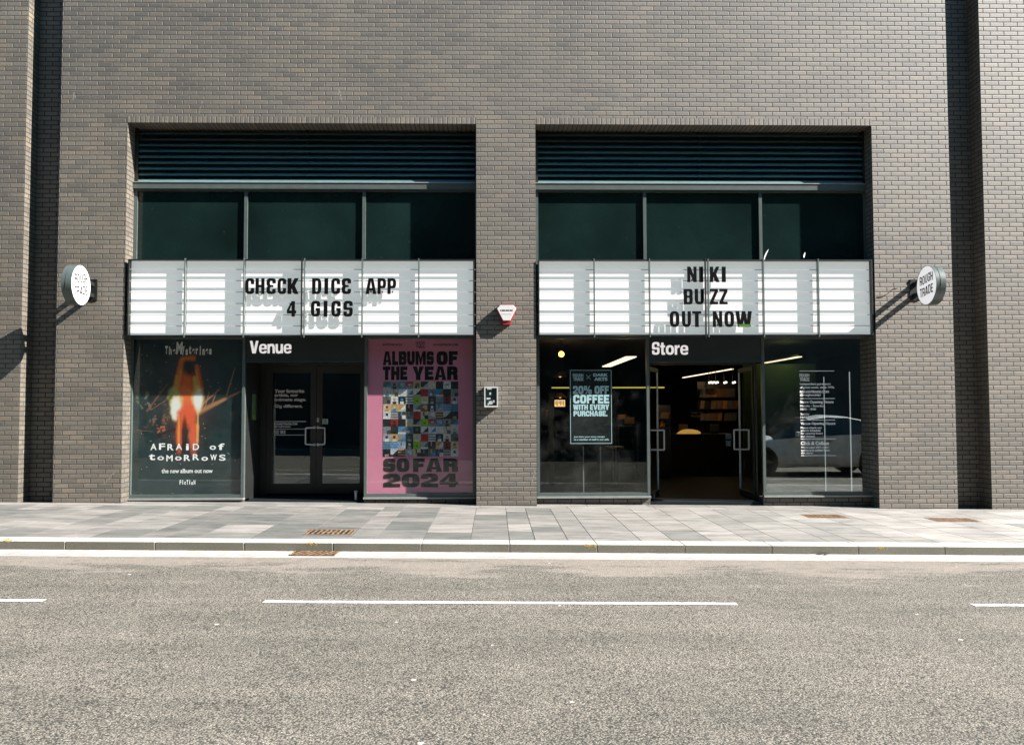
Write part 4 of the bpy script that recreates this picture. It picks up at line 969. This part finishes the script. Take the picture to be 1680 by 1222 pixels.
# lit menu sign + shade lamp
p = at(910, 667, 6.0); q = at(927, 656, 6.0)
t = thing('menu_sign', (p[0], 6, p[2]), 'warm lit panel with dark strokes hanging deep behind the left store window', 'menu board')
m1 = MB(); m1.box(p[0], q[0], 6.0, 6.03, p[2], q[2]); m1.build('lit_panel', M['warmdim'], t)
m1 = MB()
for k, (u, v) in enumerate(((.12, .3), (.24, .1), (.42, .45), (.55, .2), (.70, .35), (.86, .15))):
    xx = p[0] + (q[0] - p[0]) * u; m1.box(xx - .008, xx + .008, 5.985, 5.999, p[2] + (q[2] - p[2]) * v, q[2] - .02)
m1.build('dark_stroke', M['wood'], t)
m1 = MB(); m1.bar((p[0] + .05, 6.02, q[2]), (p[0] + .05, 6.02, ZC), .006, 6); m1.bar((q[0] - .05, 6.02, q[2]), (q[0] - .05, 6.02, ZC), .006, 6); m1.build('hanger', M['cable'], t)
def cone(mb, c, r0, r1, h, n=20):
    vs = [(c[0] + r * math.cos(2 * math.pi * i / n), c[1] + r * math.sin(2 * math.pi * i / n), c[2] + z) for r, z in ((r0, 0), (r1, h)) for i in range(n)]
    mb.add(vs, [(i, (i + 1) % n, n + (i + 1) % n, n + i) for i in range(n)], True); mb.add(vs, [tuple(range(n, 2 * n))])
for k, (px, py, Y, lab) in enumerate(((919, 652, 5.2, 'shaded lamp hanging just above the warm lit panel'), (919, 618, 4.2, 'dim shaded lamp below the glowing orange globe'))):
    p = at(px, py, Y); t = thing('shade_lamp', p, lab, 'lamp', 'shaded lamps in the cafe')
    m1 = MB(); cone(m1, p, .14, .05, .10); m1.build('lamp_shade', plain("brass_shade", (.35, .2, .07), .4, metal=.5), t)
    m1 = MB(); sphere(m1, (p[0], p[1], p[2] + .02), .035, 12); m1.build('bulb', M['warmdim'], t)
    m1 = MB(); m1.bar((p[0], p[1], p[2] + .1), (p[0], p[1], ZC), .005, 6); m1.build('cord', M['cable'], t)
# table with yellow frame
p = at(1008, 733, 3.4); 
t = thing('yellow_table', (p[0], 3.4, .01), 'small table on thin yellow legs right of the coffee poster', 'table')
m1 = MB(); m1.box(p[0] - .16, p[0] + .16, 3.2, 3.6, p[2] - .01, p[2] + .012); m1.build('table_top', M['yellow'], t)
for sx in (-.03, .03):
    m1 = MB(); m1.box(p[0] + sx - .009, p[0] + sx + .009, 3.38, 3.40, .01, p[2] - .011); m1.build('leg', M['yellow'], t)
# bright small goods: warm bits deep in the cafe
def goods(px, py, Y, w, h, mat, name, label, cat, grp=None):
    p = at(px, py, Y); m1 = MB(); m1.box(p[0] - w / 2, p[0] + w / 2, Y - .05, Y + .05, p[2] - h / 2, p[2] + h / 2)
    return tag(m1.build(name, mat, loc=(p[0], Y, p[2] - h / 2), bevel=.006), label, cat, grp)
# record shelves (warm lit) in the doorway
def shelf(px0, px1, py0, py1, Y, rows, ncol, label):
    a = at(px0, py1, Y); b = at(px1, py0, Y)
    t = thing('record_shelf', ((a[0] + b[0]) / 2, Y, .01), label, 'shelf', 'record shelves inside the store')
    m1 = MB(); m1.box(a[0] - .03, b[0] + .03, Y + .10, Y + .13, .01, b[2] + .1)
    for r_ in range(rows): zz = a[2] + (b[2] - a[2]) * r_ / rows; m1.box(a[0], b[0], Y - .08, Y + .10, zz - .02, zz)
    m1.build('shelf_frame', M['black'], t)
    for r_ in range(rows):
        zz = a[2] + (b[2] - a[2]) * r_ / rows; hh = (b[2] - a[2]) / rows * .72
        m2 = MB(); cc_ = []
        xx = a[0]
        while xx < b[0] - .05:
            w = random.uniform(.04, .16)
            if random.random() < .72:
                m2.k = random.choice([0, 0, 1, 2]); ln = .05
                m2.hexa([(xx, Y - .03, zz + .001), (xx + w * .9, Y - .03, zz + .001), (xx + w * .9, Y + .0, zz + .001), (xx, Y + .0, zz + .001)],
                        [(xx + ln, Y + .05, zz + hh), (xx + w * .9 + ln, Y + .05, zz + hh), (xx + w * .9 + ln, Y + .08, zz + hh), (xx + ln, Y + .08, zz + hh)])
            xx += w
        m2.build('record_sleeves', [M['wood'], M['orangecard'], M['midgrey']], t)
M['orangecard'] = plain("orange_card", (.55, .26, .04), .5, var=.3, scale=30)
shelf(1148, 1206, 632, 690, 9.0, 3, 12, 'wall shelf of warm lit record sleeves seen through the open store doorway')
shelf(1082, 1100, 672, 700, 5.0, 2, 3, 'small shelf of orange sleeves at the left of the open doorway')
# spots above the shelf
for i, px in enumerate((1163, 1168, 1174, 1188, 1202)):
    p = at(px, 628, 8.3); t = thing('spot_lamp', p, ['leftmost', 'second', 'third', 'fourth', 'rightmost'][i] + ' small ceiling spot above the record shelf in the doorway', 'spotlight', 'ceiling spots over the record shelf')
    m1 = MB(); m1.bar(p, (p[0] + .05, p[1] - .06, p[2] + .015), .022, 10); m1.build('lens', M['spot'], t)
    m1 = MB(); m1.bar((p[0], p[1], p[2] + .03), (p[0], p[1], ZC), .008, 6); m1.build('stem', M['black'], t)
# point lights added to brighten the store; no fixtures of their own
def lamp(px, py, Y, e, col=(1, .62, .25), r_=.004):
    l = bpy.data.lights.new("SpotGlow", 'POINT'); l.energy = e; l.color = col; l.shadow_soft_size = r_
    o = bpy.data.objects.new("SpotGlow", l); COL.objects.link(o); o.location = at(px, py, Y)
lamp(1180, 622, 8.0, 2.6); lamp(1092, 655, 4.5, 1.0); lamp(920, 600, 4.6, 2)
lamp(1290, 590, 5.0, 1.5, (.85, .9, .35))  # greenish fill added for the partition
for i, (px, py, w_, h_, lab) in enumerate(((1020, 684, .16, .10, 'small orange box on a dim shelf right of the coffee poster'), (1032, 690, .22, .14, 'larger brown box lower on the dim shelf right of the coffee poster'), (899, 678, .12, .16, 'small orange box near the left edge of the store window'))):
    goods(px, py, 5.0, w_, h_, M['orangecard'] if i != 1 else M['wood'], 'display_box', lab, 'box', 'boxes glimpsed behind the left store window')
a_ = at(1012, 698, 5.0); b_ = at(1045, 698, 5.0); m1 = MB(); m1.box(a_[0], b_[0], 4.85, 5.2, a_[2] - .02, a_[2] + .0); m1.box(a_[0], a_[0] + .03, 4.85, 5.2, .01, a_[2] - .021); m1.box(b_[0] - .03, b_[0], 4.85, 5.2, .01, a_[2] - .021)
tag(m1.build('side_table', M['black'], loc=(a_[0], 5, .01)), 'dark side table carrying boxes behind the coffee poster window', 'table')
lamp(1026, 640, 4.4, 1.6)  # fill added to brighten the boxes on the side table
# counter
p = at(1088, 712, 6.6); q = at(1200, 712, 6.6)
t = thing('counter', ((p[0] + q[0]) / 2, 7, .01), 'long black counter across the open store doorway', 'counter')
m1 = MB(); m1.box(p[0], q[0], 6.6, 7.3, .01, p[2] - .04); m1.build('counter_front', M['dark'], t)
m1 = MB(); m1.box(p[0] - .03, q[0] + .03, 6.57, 7.33, p[2] - .039, p[2]); m1.build('counter_top', M['black'], t)
ct = p[2]
for (px, lab) in ((1121, 'left dark till screen on the store counter'), (1172, 'right dark till screen on the store counter')):
    x_ = at(px, 700, 6.9)[0]; t = thing('till_screen', (x_, 6.9, ct), lab, 'till', 'till screens on the counter')
    m1 = MB(); m1.box(x_ - .11, x_ + .11, 6.88, 6.90, ct + .06, ct + .20); m1.build('screen', M['midgrey'], t)
    m1 = MB(); m1.box(x_ - .11, x_ + .11, 6.875, 6.905, ct + .201, ct + .225); m1.build('top_edge', M['orangecard'], t)
    m1 = MB(); m1.box(x_ - .02, x_ + .02, 6.885, 6.895, ct, ct + .06); m1.box(x_ - .07, x_ + .07, 6.84, 6.94, ct, ct + .012); m1.build('stand', M['black'], t)
# heap of yellow goods
x_ = at(1135, 708, 6.5)[0]; m1 = MB(); n = 24
vs2 = []; 
for k in range(7):
    for i in range(n):
        an = 2 * math.pi * i / n; rr = math.cos(k / 6 * math.pi / 2) * (1 + .12 * math.sin(5 * an + k))
        vs2.append((x_ + .27 * rr * math.cos(an), 6.8 + .14 * rr * math.sin(an), ct + .001 + .11 * math.sin(k / 6 * math.pi / 2)))
m1.add(vs2, [(k * n + i, k * n + (i + 1) % n, (k + 1) * n + (i + 1) % n, (k + 1) * n + i) for k in range(6) for i in range(n)], True)
tag(m1.build('yellow_bag', emit("lit_yellow_cloth", (.70, .38, .08), .22), loc=(x_, 6.8, ct)), 'crumpled yellow bag lying on the store counter', 'bag')  # cloth given a faint glow in place of lamplight
# white rectangular sign lines over the counter
p = at(1134, 679, 7.0)
m1 = MB(); m1.flat(fitpx(sans("Rough Trade", .03), 1134, 675, 1154, 679, 7.0), 7.0); m1.flat(fitpx(sans("Merchandise", .03), 1134, 680, 1154, 684, 7.0), 7.0)
tag(m1.build('hanging_words', plain("dim_white", (.5, .48, .42), .5), loc=p), 'two short lines of pale words hung above the store counter', 'sign')
a = at(1190, 732, .9); m1 = MB()
m1.flat(fitpx(block("ROUGH", .26, .16), 1190.5, 711, 1199.5, 720, 1.4), 1.4); m1.flat(fitpx(block("TRADE", .26, .16), 1190.5, 723, 1199.5, 732, 1.4), 1.4)
tag(m1.build('door_logo', plain("dim_vinyl", (.28, .34, .36), .5), loc=(at(1195, 732, 1.4))), 'small pale logo lettering low in the right of the open doorway', 'sign lettering')
# right room: green wall piece, display posts, panel in place of a van's reflection
p = at(1258, 745, 5.4); q = at(1338, 597, 5.4)
m1 = MB(); m1.box(p[0] - .5, q[0], 5.4, 5.5, .01, q[2]); tag(m1.build('green_partition', M['greenwall'], loc=(p[0], 5.4, .01)), 'green painted partition deep behind the opening hours window', 'partition')
p = at(1332, 648, 4.2); q = at(1384, 676, 4.2)
m1 = MB(); m1.box(p[0], q[0], 4.2, 4.24, q[2] - .9, P(1384, 642, 4.2)[1]); tag(m1.build('teal_board', plain("teal_board", (.05, .13, .17), .4), loc=(p[0], 4.2, q[2] - .9)), 'blue teal display board behind the opening hours lettering', 'board')
for px, lab, w in ((1351.5, 'slim white upright behind the middle of the opening hours window', .008), (1393.5, 'thicker white upright at the right of the opening hours window', .012)):
    p0 = at(px, 610 if px > 1380 else 618, .95); p1 = at(px + 3, 797 if px > 1380 else 787, .95); zf = .01
    t = thing('display_post', (p0[0], .95, zf), lab, 'display post', 'slim uprights behind the right store window')
    m1 = MB(); m1.box(p0[0] - w / 2, p0[0] + w / 2, .94, .96, zf, p0[2]); m1.build('upright', M['white'], t)
    m1 = MB(); m1.box(p0[0] - .08, p0[0] + .08, .90, 1.0, zf, zf + .012); m1.build('foot_plate', M['black'], t)
for px, lab in ((957, 'left slim grey upright under the coffee poster'), (985, 'right slim grey upright under the coffee poster')):
    p0 = at(px, 732, .8); t = thing('display_post', (p0[0], .8, .01), lab, 'display post', 'slim uprights behind the left store window')
    m1 = MB(); m1.box(p0[0] - .01, p0[0] + .01, .79, .81, .01, p0[2]); m1.build('upright', M['midgrey'], t)
    m1 = MB(); m1.box(p0[0] - .06, p0[0] + .06, .75, .85, .01, .02); m1.build('foot_plate', M['black'], t)

# ================================================================= WALL FITTINGS
def disc_sign(pxw, pyc, face, label):
    # projecting round sign: disc square to the wall, carried on two arms from a wall plate
    x, z = P(pxw, pyc, 0); rad = .305; th = .15; yc = -.53
    t = thing('round_sign', (x, 0, z), label, 'sign', 'round projecting signs on the wall')
    m1 = MB(); m1.box(x - .075, x + .075, -.012, 0, z - .17, z + .17)
    for dx in (-.055, .055):
        for dz in (-.15, .15): m1.bar((x + dx, -.02, z + dz), (x + dx, -.012, z + dz), .012, 8)
    m1.build('wall_plate', M['black'], t)
    for dz in (-.09, .09):
        m1 = MB(); m1.box(x - .03, x + .03, yc + rad * .9, -.012, z + dz - .03, z + dz + .03); m1.build('arm', M['black'], t)
    n = 56
    def ring(r, xx): return [(xx, yc + r * math.cos(2 * math.pi * i / n), z + r * math.sin(2 * math.pi * i / n)) for i in range(n)]
    m1 = MB(); vs = ring(rad, x - th / 2) + ring(rad, x + th / 2) + ring(rad - .008, x - th / 2) + ring(rad - .008, x + th / 2)
    m1.add(vs, [(i, (i + 1) % n, n + (i + 1) % n, n + i) for i in range(n)], True)
    for o_ in (0, n): m1.add(vs, [(o_ + i, o_ + (i + 1) % n, 2 * n + o_ + (i + 1) % n, 2 * n + o_ + i) for i in range(n)])
    vs = ring(rad + .004, x - .012) + ring(rad + .004, x + .012)
    m1.add(vs, [(i, (i + 1) % n, n + (i + 1) % n, n + i) for i in range(n)], True)
    m1.build('drum', M['frame'], t)
    for sg in (-1, 1):
        m1 = MB(); xx = x + sg * (th / 2 - .002); m1.add(ring(rad - .008, xx), [tuple(range(n)) if sg > 0 else tuple(range(n - 1, -1, -1))])
        fobj = m1.build('face', M['signwhite_lit'], t)
        m1 = MB()
        for word, z0, z1 in (("ROUGH", .035, .17), ("TRADE", -.15, -.015)):
            wdt = .20
            poly = fit(block(word, .30, .15, gap=.10), -wdt, z0, wdt, z1)
            # lettering leans in a shallow wave, as on the photographed logo
            vv = [(u, w + .02 * math.sin(u * 9)) for u, w in poly[0]]
            pts = [(xx + sg * .003, yc + (u * sg), z + w) for u, w in vv]
            m1.add(pts, [f for f in poly[1]])
        m1.build('face_lettering', M['dkvinyl'], fobj)
    return t
disc_sign(152, 476, 1, 'round white sign on the brick pier left of the venue, lettering weathered')
disc_sign(1500, 476, -1, 'round white sign on the brick pier right of the store')

# alarm box
x, z = P(831, 517, 0)
t = thing('alarm_box', (x, 0, z - .16), 'white and red tapered alarm box high on the pier between the shopfronts', 'alarm')
prof = [(-.155, .09), (-.105, .155), (.105, .155), (.155, .09), (.055, -.155), (-.055, -.155)]
n = len(prof)
m1 = MB(); k = .86
vs = [(x + u * 1.04, 0, z + w * 1.04) for u, w in prof] + [(x + u, -.085, z + w) for u, w in prof]
m1.add(vs, [(i, (i + 1) % n, n + (i + 1) % n, n + i)[::-1] for i in range(n)] + [tuple(range(n, 2 * n))[::-1]])
m1.build('red_housing', M['red'], t)
m1 = MB(); vs = [(x + u * .99, -.086, z + .024 + w * .80) for u, w in prof] + [(x + u * .95, -.105, z + .026 + w * .76) for u, w in prof]
m1.add(vs, [(i, (i + 1) % n, n + (i + 1) % n, n + i)[::-1] for i in range(n)] + [tuple(range(n, 2 * n))[::-1]]); fc = m1.build('white_cover', M['signwhite'], t)
m1 = MB(); 
for k in range(9): m1.box(x - .095 + k * .022, x - .095 + k * .022 + (.014 if k % 3 else .009), -.1072, -.1055, z + .052, z + .074)      # too small to read in the photo: a row of printed strokes
m1.build('printed_name', M['dkvinyl'], fc); m1 = MB(); m1.box(x - .075, x + .075, -.1072, -.1055, z + .002, z + .009); m1.build('printed_line', M['grey'], fc)
# key / intercom cabinet
a = P(794.5, 668, -.1); b = P(817, 634, -.1)
t = thing('wall_cabinet', ((a[0] + b[0]) / 2, 0, a[1]), 'small grey metal cabinet with an open glazed front on the pier beside the pink poster', 'cabinet')
w = .018; m1 = MB(); m1.box(a[0], b[0], -.02, 0, a[1], b[1])
for bx_ in ((a[0], a[0] + w, a[1], b[1]), (b[0] - w, b[0], a[1], b[1]), (a[0] + w, b[0] - w, a[1], a[1] + w * 1.3), (a[0] + w, b[0] - w, b[1] - w * 1.3, b[1])): m1.box(bx_[0], bx_[1], -.12, -.0205, bx_[2], bx_[3])
m1.build('cabinet_box', M['grey'], t)
m1 = MB(); m1.box(a[0] + w + .002, b[0] - w - .002, -.05, -.021, a[1] + .03, b[1] - .03); m1.build('dark_panel', M['teal'], t)
for (u0, u1, v0, v1) in ((.15, .55, .86, .93), (.1, .45, .38, .46), (.30, .62, .14, .30), (.62, .8, .22, .34), (.35, .5, .60, .72), (.2, .3, .1, .2)):
    m1 = MB(); X0, X1 = a[0] + w, b[0] - w; m1.box(X0 + (X1 - X0) * u0, X0 + (X1 - X0) * u1, -.07, -.051, a[1] + (b[1] - a[1]) * v0, a[1] + (b[1] - a[1]) * v1); m1.build('module', M['white'], t)
m1 = MB(); m1.tube([(a[0] + .10, -.06, b[1] - .12), (a[0] + .15, -.07, b[1] - .18), (a[0] + .12, -.07, b[1] - .22), (a[0] + .17, -.06, b[1] - .27)], .006, 6); m1.build('wire', M['black'], t)
# loose cable right of the store marquee
pts = [(1441, 486), (1448, 486), (1455, 483), (1461, 478), (1468, 472), (1475, 471)]
m1 = MB(); m1.tube([(*(P(p[0], p[1], -.01)[:1]), -.01, P(p[0], p[1], -.01)[1]) for p in pts], .0045, 6)
tag(m1.build('loose_cable', M['cable'], loc=(P(1441, 486)[0], -.01, P(1441, 486)[1])), 'thin black cable looping over the bricks right of the store board', 'cable')
# feathers caught on the board
for (px0, py0, px1, py1, lab) in ((1254, 426, 1261, 409, 'long pale feather stuck on the upper window above the store board'), (1319, 423, 1321, 414, 'short pale feather at the top of the store board')):
    a = P(px0, py0, .2); b = P(px1, py1, .2); Y = .2; m1 = MB(); n = 10; vs = []
    for i in range(n + 1):
        u = i / n; cx = a[0] + (b[0] - a[0]) * (u ** 1.5); cz = a[1] + (b[1] - a[1]) * u; ww = .012 * math.sin(math.pi * (u * .85 + .1)); vs += [(cx - ww, Y, cz), (cx + ww, Y + .004, cz)]
    m1.add(vs, [(2 * i, 2 * i + 1, 2 * i + 3, 2 * i + 2) for i in range(n)])
    tag(m1.build('feather', M['vinyl'], loc=(a[0], Y, a[1])), lab, 'feather')
# dried droppings on brick: slim streaks a millimetre proud (parts of the wall surface)
m1 = MB()
for (px0, py0, px1, py1, w) in ((556, 147, 560, 165, 4), (332, 166, 326, 188, 2), (122, 152, 120, 164, 2.5), (1505, 565, 1501, 582, 1.6), (1536, 566, 1532, 590, 2), (1478, 650, 1474, 664, 1.6), (812, 533, 808, 543, 1.8), (10, 548, 15, 562, 2), (878, 770, 872, 796, 1.8), (1643, 700, 1650, 703, 5), (1660, 722, 1678, 728, 2), (192, 770, 165, 800, 2), (1018, 150, 1016, 160, 1.5), (1340, 70, 1337, 86, 1.5)):
    Y = -.0012; a = P(px0, py0, Y); b = P(px1, py1, Y); n = 9; vs = []
    for i in range(n + 1):
        u = i / n; cx = a[0] + (b[0] - a[0]) * u + .003 * math.sin(u * 9 + px0); cz = a[1] + (b[1] - a[1]) * u; ww = w / 103 / 2 * random.uniform(.35, 1.1) * (1 - .4 * u); vs += [(cx - ww, Y, cz), (cx + ww, Y, cz)]
    for i in range(n):
        if random.random() < .85: m1.add([vs[2 * i], vs[2 * i + 1], vs[2 * i + 3], vs[2 * i + 2]], [(0, 1, 2, 3)[::-1]])
m1.build('wall_streaks', M['dropping'], bld)

# ================================================================= GROUND IRON AND LITTER
def cover(pxc, pyc, w, d, nb, label, zo, skew=False, name='drain_cover', rot=0):
    x, y = G(pxc, pyc, zo); z = gz(x, zo)
    t = thing(name, (x, y, z), label, 'drain cover', 'rusty iron covers set in the ground')
    m1 = MB(); h = .002; e = .016
    def bx(u0, u1, v0, v1, z0=.0005, z1=h): sbox(m1, x + u0, x + u1, y + v0, y + v1, zo + z0, zo + z1)
    bx(-w / 2, w / 2, -d / 2, -d / 2 + e); bx(-w / 2, w / 2, d / 2 - e, d / 2); bx(-w / 2, -w / 2 + e, -d / 2 + e, d / 2 - e); bx(w / 2 - e, w / 2, -d / 2 + e, d / 2 - e)
    m1.build('rim', M['rust'], t)
    m1 = MB(); step = (w - 2 * e) / nb
    for i in range(nb):
        u = -w / 2 + e + (i + .5) * step; sk_ = step * .8 if skew else 0; hw = step * .22
        X0 = x + u; b0, b1 = y - d / 2 + e, y + d / 2 - e
        p4 = lambda zz: [(X0 - hw - sk_, b0, gz(X0, zo + zz)), (X0 + hw - sk_, b0, gz(X0, zo + zz)), (X0 + hw + sk_, b1, gz(X0, zo + zz)), (X0 - hw + sk_, b1, gz(X0, zo + zz))]
        m1.hexa(p4(.0008), p4(.0020))
    if not skew: sbox(m1, x - w * .2, x + w * .2, y - .02, y + .02, zo + .0021, zo + .0026)
    m1.build('bars', M['rust'], t)
    m1 = MB(); sbox(m1, x - w / 2 + e, x + w / 2 - e, y - d / 2 + e, y + d / 2 - e, zo + .0001, zo + .0006); m1.build('dark_pit', M['black'], t)  # flat black sheet stands for the dark below the bars
cover(541, 872.5, .58, .38, 9, 'rusty slotted cover in the pavement in front of the venue door', .0005)
cover(1352, 846.5, .58, .42, 9, 'rusty square cover in front of the opening hours window', .0005)
cover(1563, 852.5, .64, .42, 10, 'rusty square cover near the right end of the pavement', .0005)
cover(516.5, 907, .50, .27, 7, 'cast iron gutter grating against the kerb', ROAD + .0062, True, 'gutter_grating')
for i, (px, py) in enumerate(((10, 885.5), (513, 891), (968, 895), (1448, 898))):
    d = ray(px, py); tt = (YK1 - .002 - CAM.y) / d.y; p = CAM + d * tt; m1 = MB()
    for k in range(26):
        u = random.gauss(0, .045); w_ = random.gauss(.0, .011); r_ = random.uniform(.004, .012); m1.add([(p.x + u - r_, YK1 - .0012 - k * .00004, p.z + w_ - r_ * .6), (p.x + u + r_, YK1 - .0012 - k * .00004, p.z + w_ - r_ * .5), (p.x + u, YK1 - .0012 - k * .00004, p.z + w_ + r_ * .7)], [(0, 1, 2)])
    tag(m1.build('spray_mark', M['spray'], loc=tuple(p)), ['yellow spray dab on the kerb at the far left', 'yellow spray dab on the kerb above the gutter grating', 'yellow spray dab on the kerb below the left store window', 'yellow spray dab on the kerb at the right'][i], 'paint mark', 'yellow spray dabs on the kerb')
x, y = G(1337, 905, ROAD); m1 = MB(); y = min(y, YK1 - .06)
for k in range(5):
    u, v = random.uniform(-.05, .05), random.uniform(-.03, .03); zz = gz(x, ROAD + .008)
    m1.add([(x + u - .03, y + v, zz), (x + u + .01, y + v - .02, zz + .01), (x + u + .035, y + v + .01, zz + .028), (x + u - .005, y + v + .02, zz + .018)], [(0, 1, 2, 3)])
tag(m1.build('dead_leaves', M['leaf'], loc=(x, y, gz(x, ROAD))), 'little clump of dead leaves in the gutter', 'leaves')

# ================================================================= SEEN IN THE MIRROR OF THE GLASS
m1 = MB(); ob = thing('office_building', (0, -20, 0), 'plain dark building across the street, mirrored in the shop glass', 'building')
m1.box(-90, 90, -34, -19.6, -2, 17); m1.build('wall', M['far_brick'], ob)
for k in range(-12, 13):
    for zz in (1.0, 4.6, 8.2, 11.8):
        m2 = MB(); m2.box(k * 3.4 - .9, k * 3.4 + .9, -19.63, -19.601, zz, zz + 2.0); m2.build('window', M['far_glass'], ob)

def car(x0, y0, label):   # nose towards -x
    t = thing('parked_car', (x0, y0, gz(x0, ROAD)), label, 'car'); zg = gz(x0, ROAD); L = 4.7
    st = [ # u, z_bottom, z_belt, z_top, w_low, w_belt, w_top
        (0.00, .38, .60, .62, .60, .62, .55), (.12, .26, .68, .72, .80, .80, .66), (.45, .22, .78, .84, .90, .90, .72), (.9, .20, .86, .93, .93, .92, .74), (1.22, .20, .90, .99, .94, .92, .74),
        (1.75, .20, .95, 1.27, .94, .91, .68), (2.2, .20, .98, 1.43, .94, .91, .64), (2.7, .20, 1.00, 1.50, .94, .91, .63), (3.2, .20, 1.02, 1.48, .94, .91, .63), (3.7, .20, 1.04, 1.38, .94, .90, .62), (4.15, .24, 1.05, 1.22, .93, .88, .62), (4.5, .30, 1.04, 1.10, .88, .84, .62), (4.7, .42, .95, .98, .74, .74, .60)]
    rows = []
    for (u, zb_, zbel, zt, wl, wb, wt) in st:
        half = [(wl * .9, zb_), (wl, zb_ + .12), (wl, zb_ + .30), (wb, zbel), (wt + .02, zt - .035), (wt - .10, zt), (0, zt + .025)]
        pts = [(x0 + u, y0 - w_, zg + z_) for w_, z_ in half] + [(x0 + u, y0 + w_, zg + z_) for w_, z_ in half[:-1][::-1]]
        rows.append(pts)
    body = MB(); n = len(rows[0]); V = [p for r_ in rows for p in r_]
    gl = MB(); fb = []; fg = []
    for i in range(len(rows) - 1):
        for j in range(n - 1):
            f = (i * n + j, (i + 1) * n + j, (i + 1) * n + j + 1, i * n + j + 1)
            side = j in (3, 8); wind = j in (4, 5, 6, 7)
            if side and 4 <= i <= 8: fg.append(f)
            elif wind and i in (4, 5): fg.append(f)
            else: fb.append(f)
    body.add(V, fb, True); body.add(V, [tuple(range(n)), tuple(range((len(rows) - 1) * n, len(rows) * n))[::-1]])
    body.add(V, [(i * n, i * n + n - 1, (i + 1) * n + n - 1, (i + 1) * n) for i in range(len(rows) - 1)])
    bo = body.build('body', M['carpaint'], t); gl.add(V, fg, True); gl.build('window_glass', M['carglass'], t)
    for sy in (-1, 1):
        for wx in (.92, 3.78):
            cx, cy, cz = x0 + wx, y0 + sy * .86, zg + .35
            a = MB(); a.bar((cx, cy - sy * .1, cz), (cx, y0 + sy * .945, cz), .40, 32); a.build('wheel_arch', M['black'], t)
            w_ = MB(); w_.bar((cx, cy - sy * .1, cz), (cx, y0 + sy * .952, cz), .345, 32); wo = w_.build('wheel', M['tyre'], t)
            w_ = MB(); w_.bar((cx, cy, cz), (cx, y0 + sy * .956, cz), .06, 16)
            for k in range(5):
                an = k * 2 * math.pi / 5; yy = y0 + sy * .954; dx, dz = math.cos(an), math.sin(an)
                q1 = [(cx + dx * r_ - dz * s_, zz_) for r_, s_, zz_ in ((.04, .03, 0), (.25, .055, 0), (.25, -.055, 0), (.04, -.03, 0))]
                pts = [(cx + dx * r_ - dz * s_, yy, cz + dz * r_ + dx * s_) for r_, s_ in ((.04, .03), (.25, .05), (.25, -.05), (.04, -.03))]
                pts2 = [(p[0], p[1] + sy * .006, p[2]) for p in pts]; w_.hexa(pts, pts2)
            w_.build('rim', M['rim'], wo)
        mr = MB(); mr.box(x0 + 1.75, x0 + 1.90, y0 + sy * .93, y0 + sy * 1.07, zg + .98, zg + 1.10); mr.build('mirror', M['carpaint'], t, bevel=.03)
        dh = MB(); 
        for hx in (2.5, 3.4): dh.box(x0 + hx, x0 + hx + .2, y0 + sy * .935, y0 + sy * .945, zg + .84, zg + .865)
        dh.build('door_handle', M['midgrey'], t)
        hl = MB(); hl.box(x0 + .06, x0 + .30, y0 + sy * .62, y0 + sy * .80, zg + .60, zg + .68); hl.build('headlight', M['white'], t, bevel=.02)
    return t
car(5.85, -8.3, 'silver car standing at the right outside the picture, mirrored in the store window')

# one white balance for the whole set of paints: all reflectances were mixed 1.8 times too strong
KREF = 0.56
for m in bpy.data.materials:
    t = m.node_tree
    for n in list(t.nodes):
        if n.type == 'BSDF_PRINCIPLED':
            i = n.inputs['Base Color']
            if i.is_linked:
                src = i.links[0].from_socket; t.links.new(mix(t, 1.0, src, (KREF, KREF, KREF), 'MULTIPLY'), i)
            else: i.default_value = [c * KREF for c in i.default_value[:3]] + [1]
            n.inputs['Emission Strength'].default_value *= KREF if m.name != 'lit_letter' else .8
for l in bpy.data.lights:
    if l.type == 'POINT': l.energy *= KREF
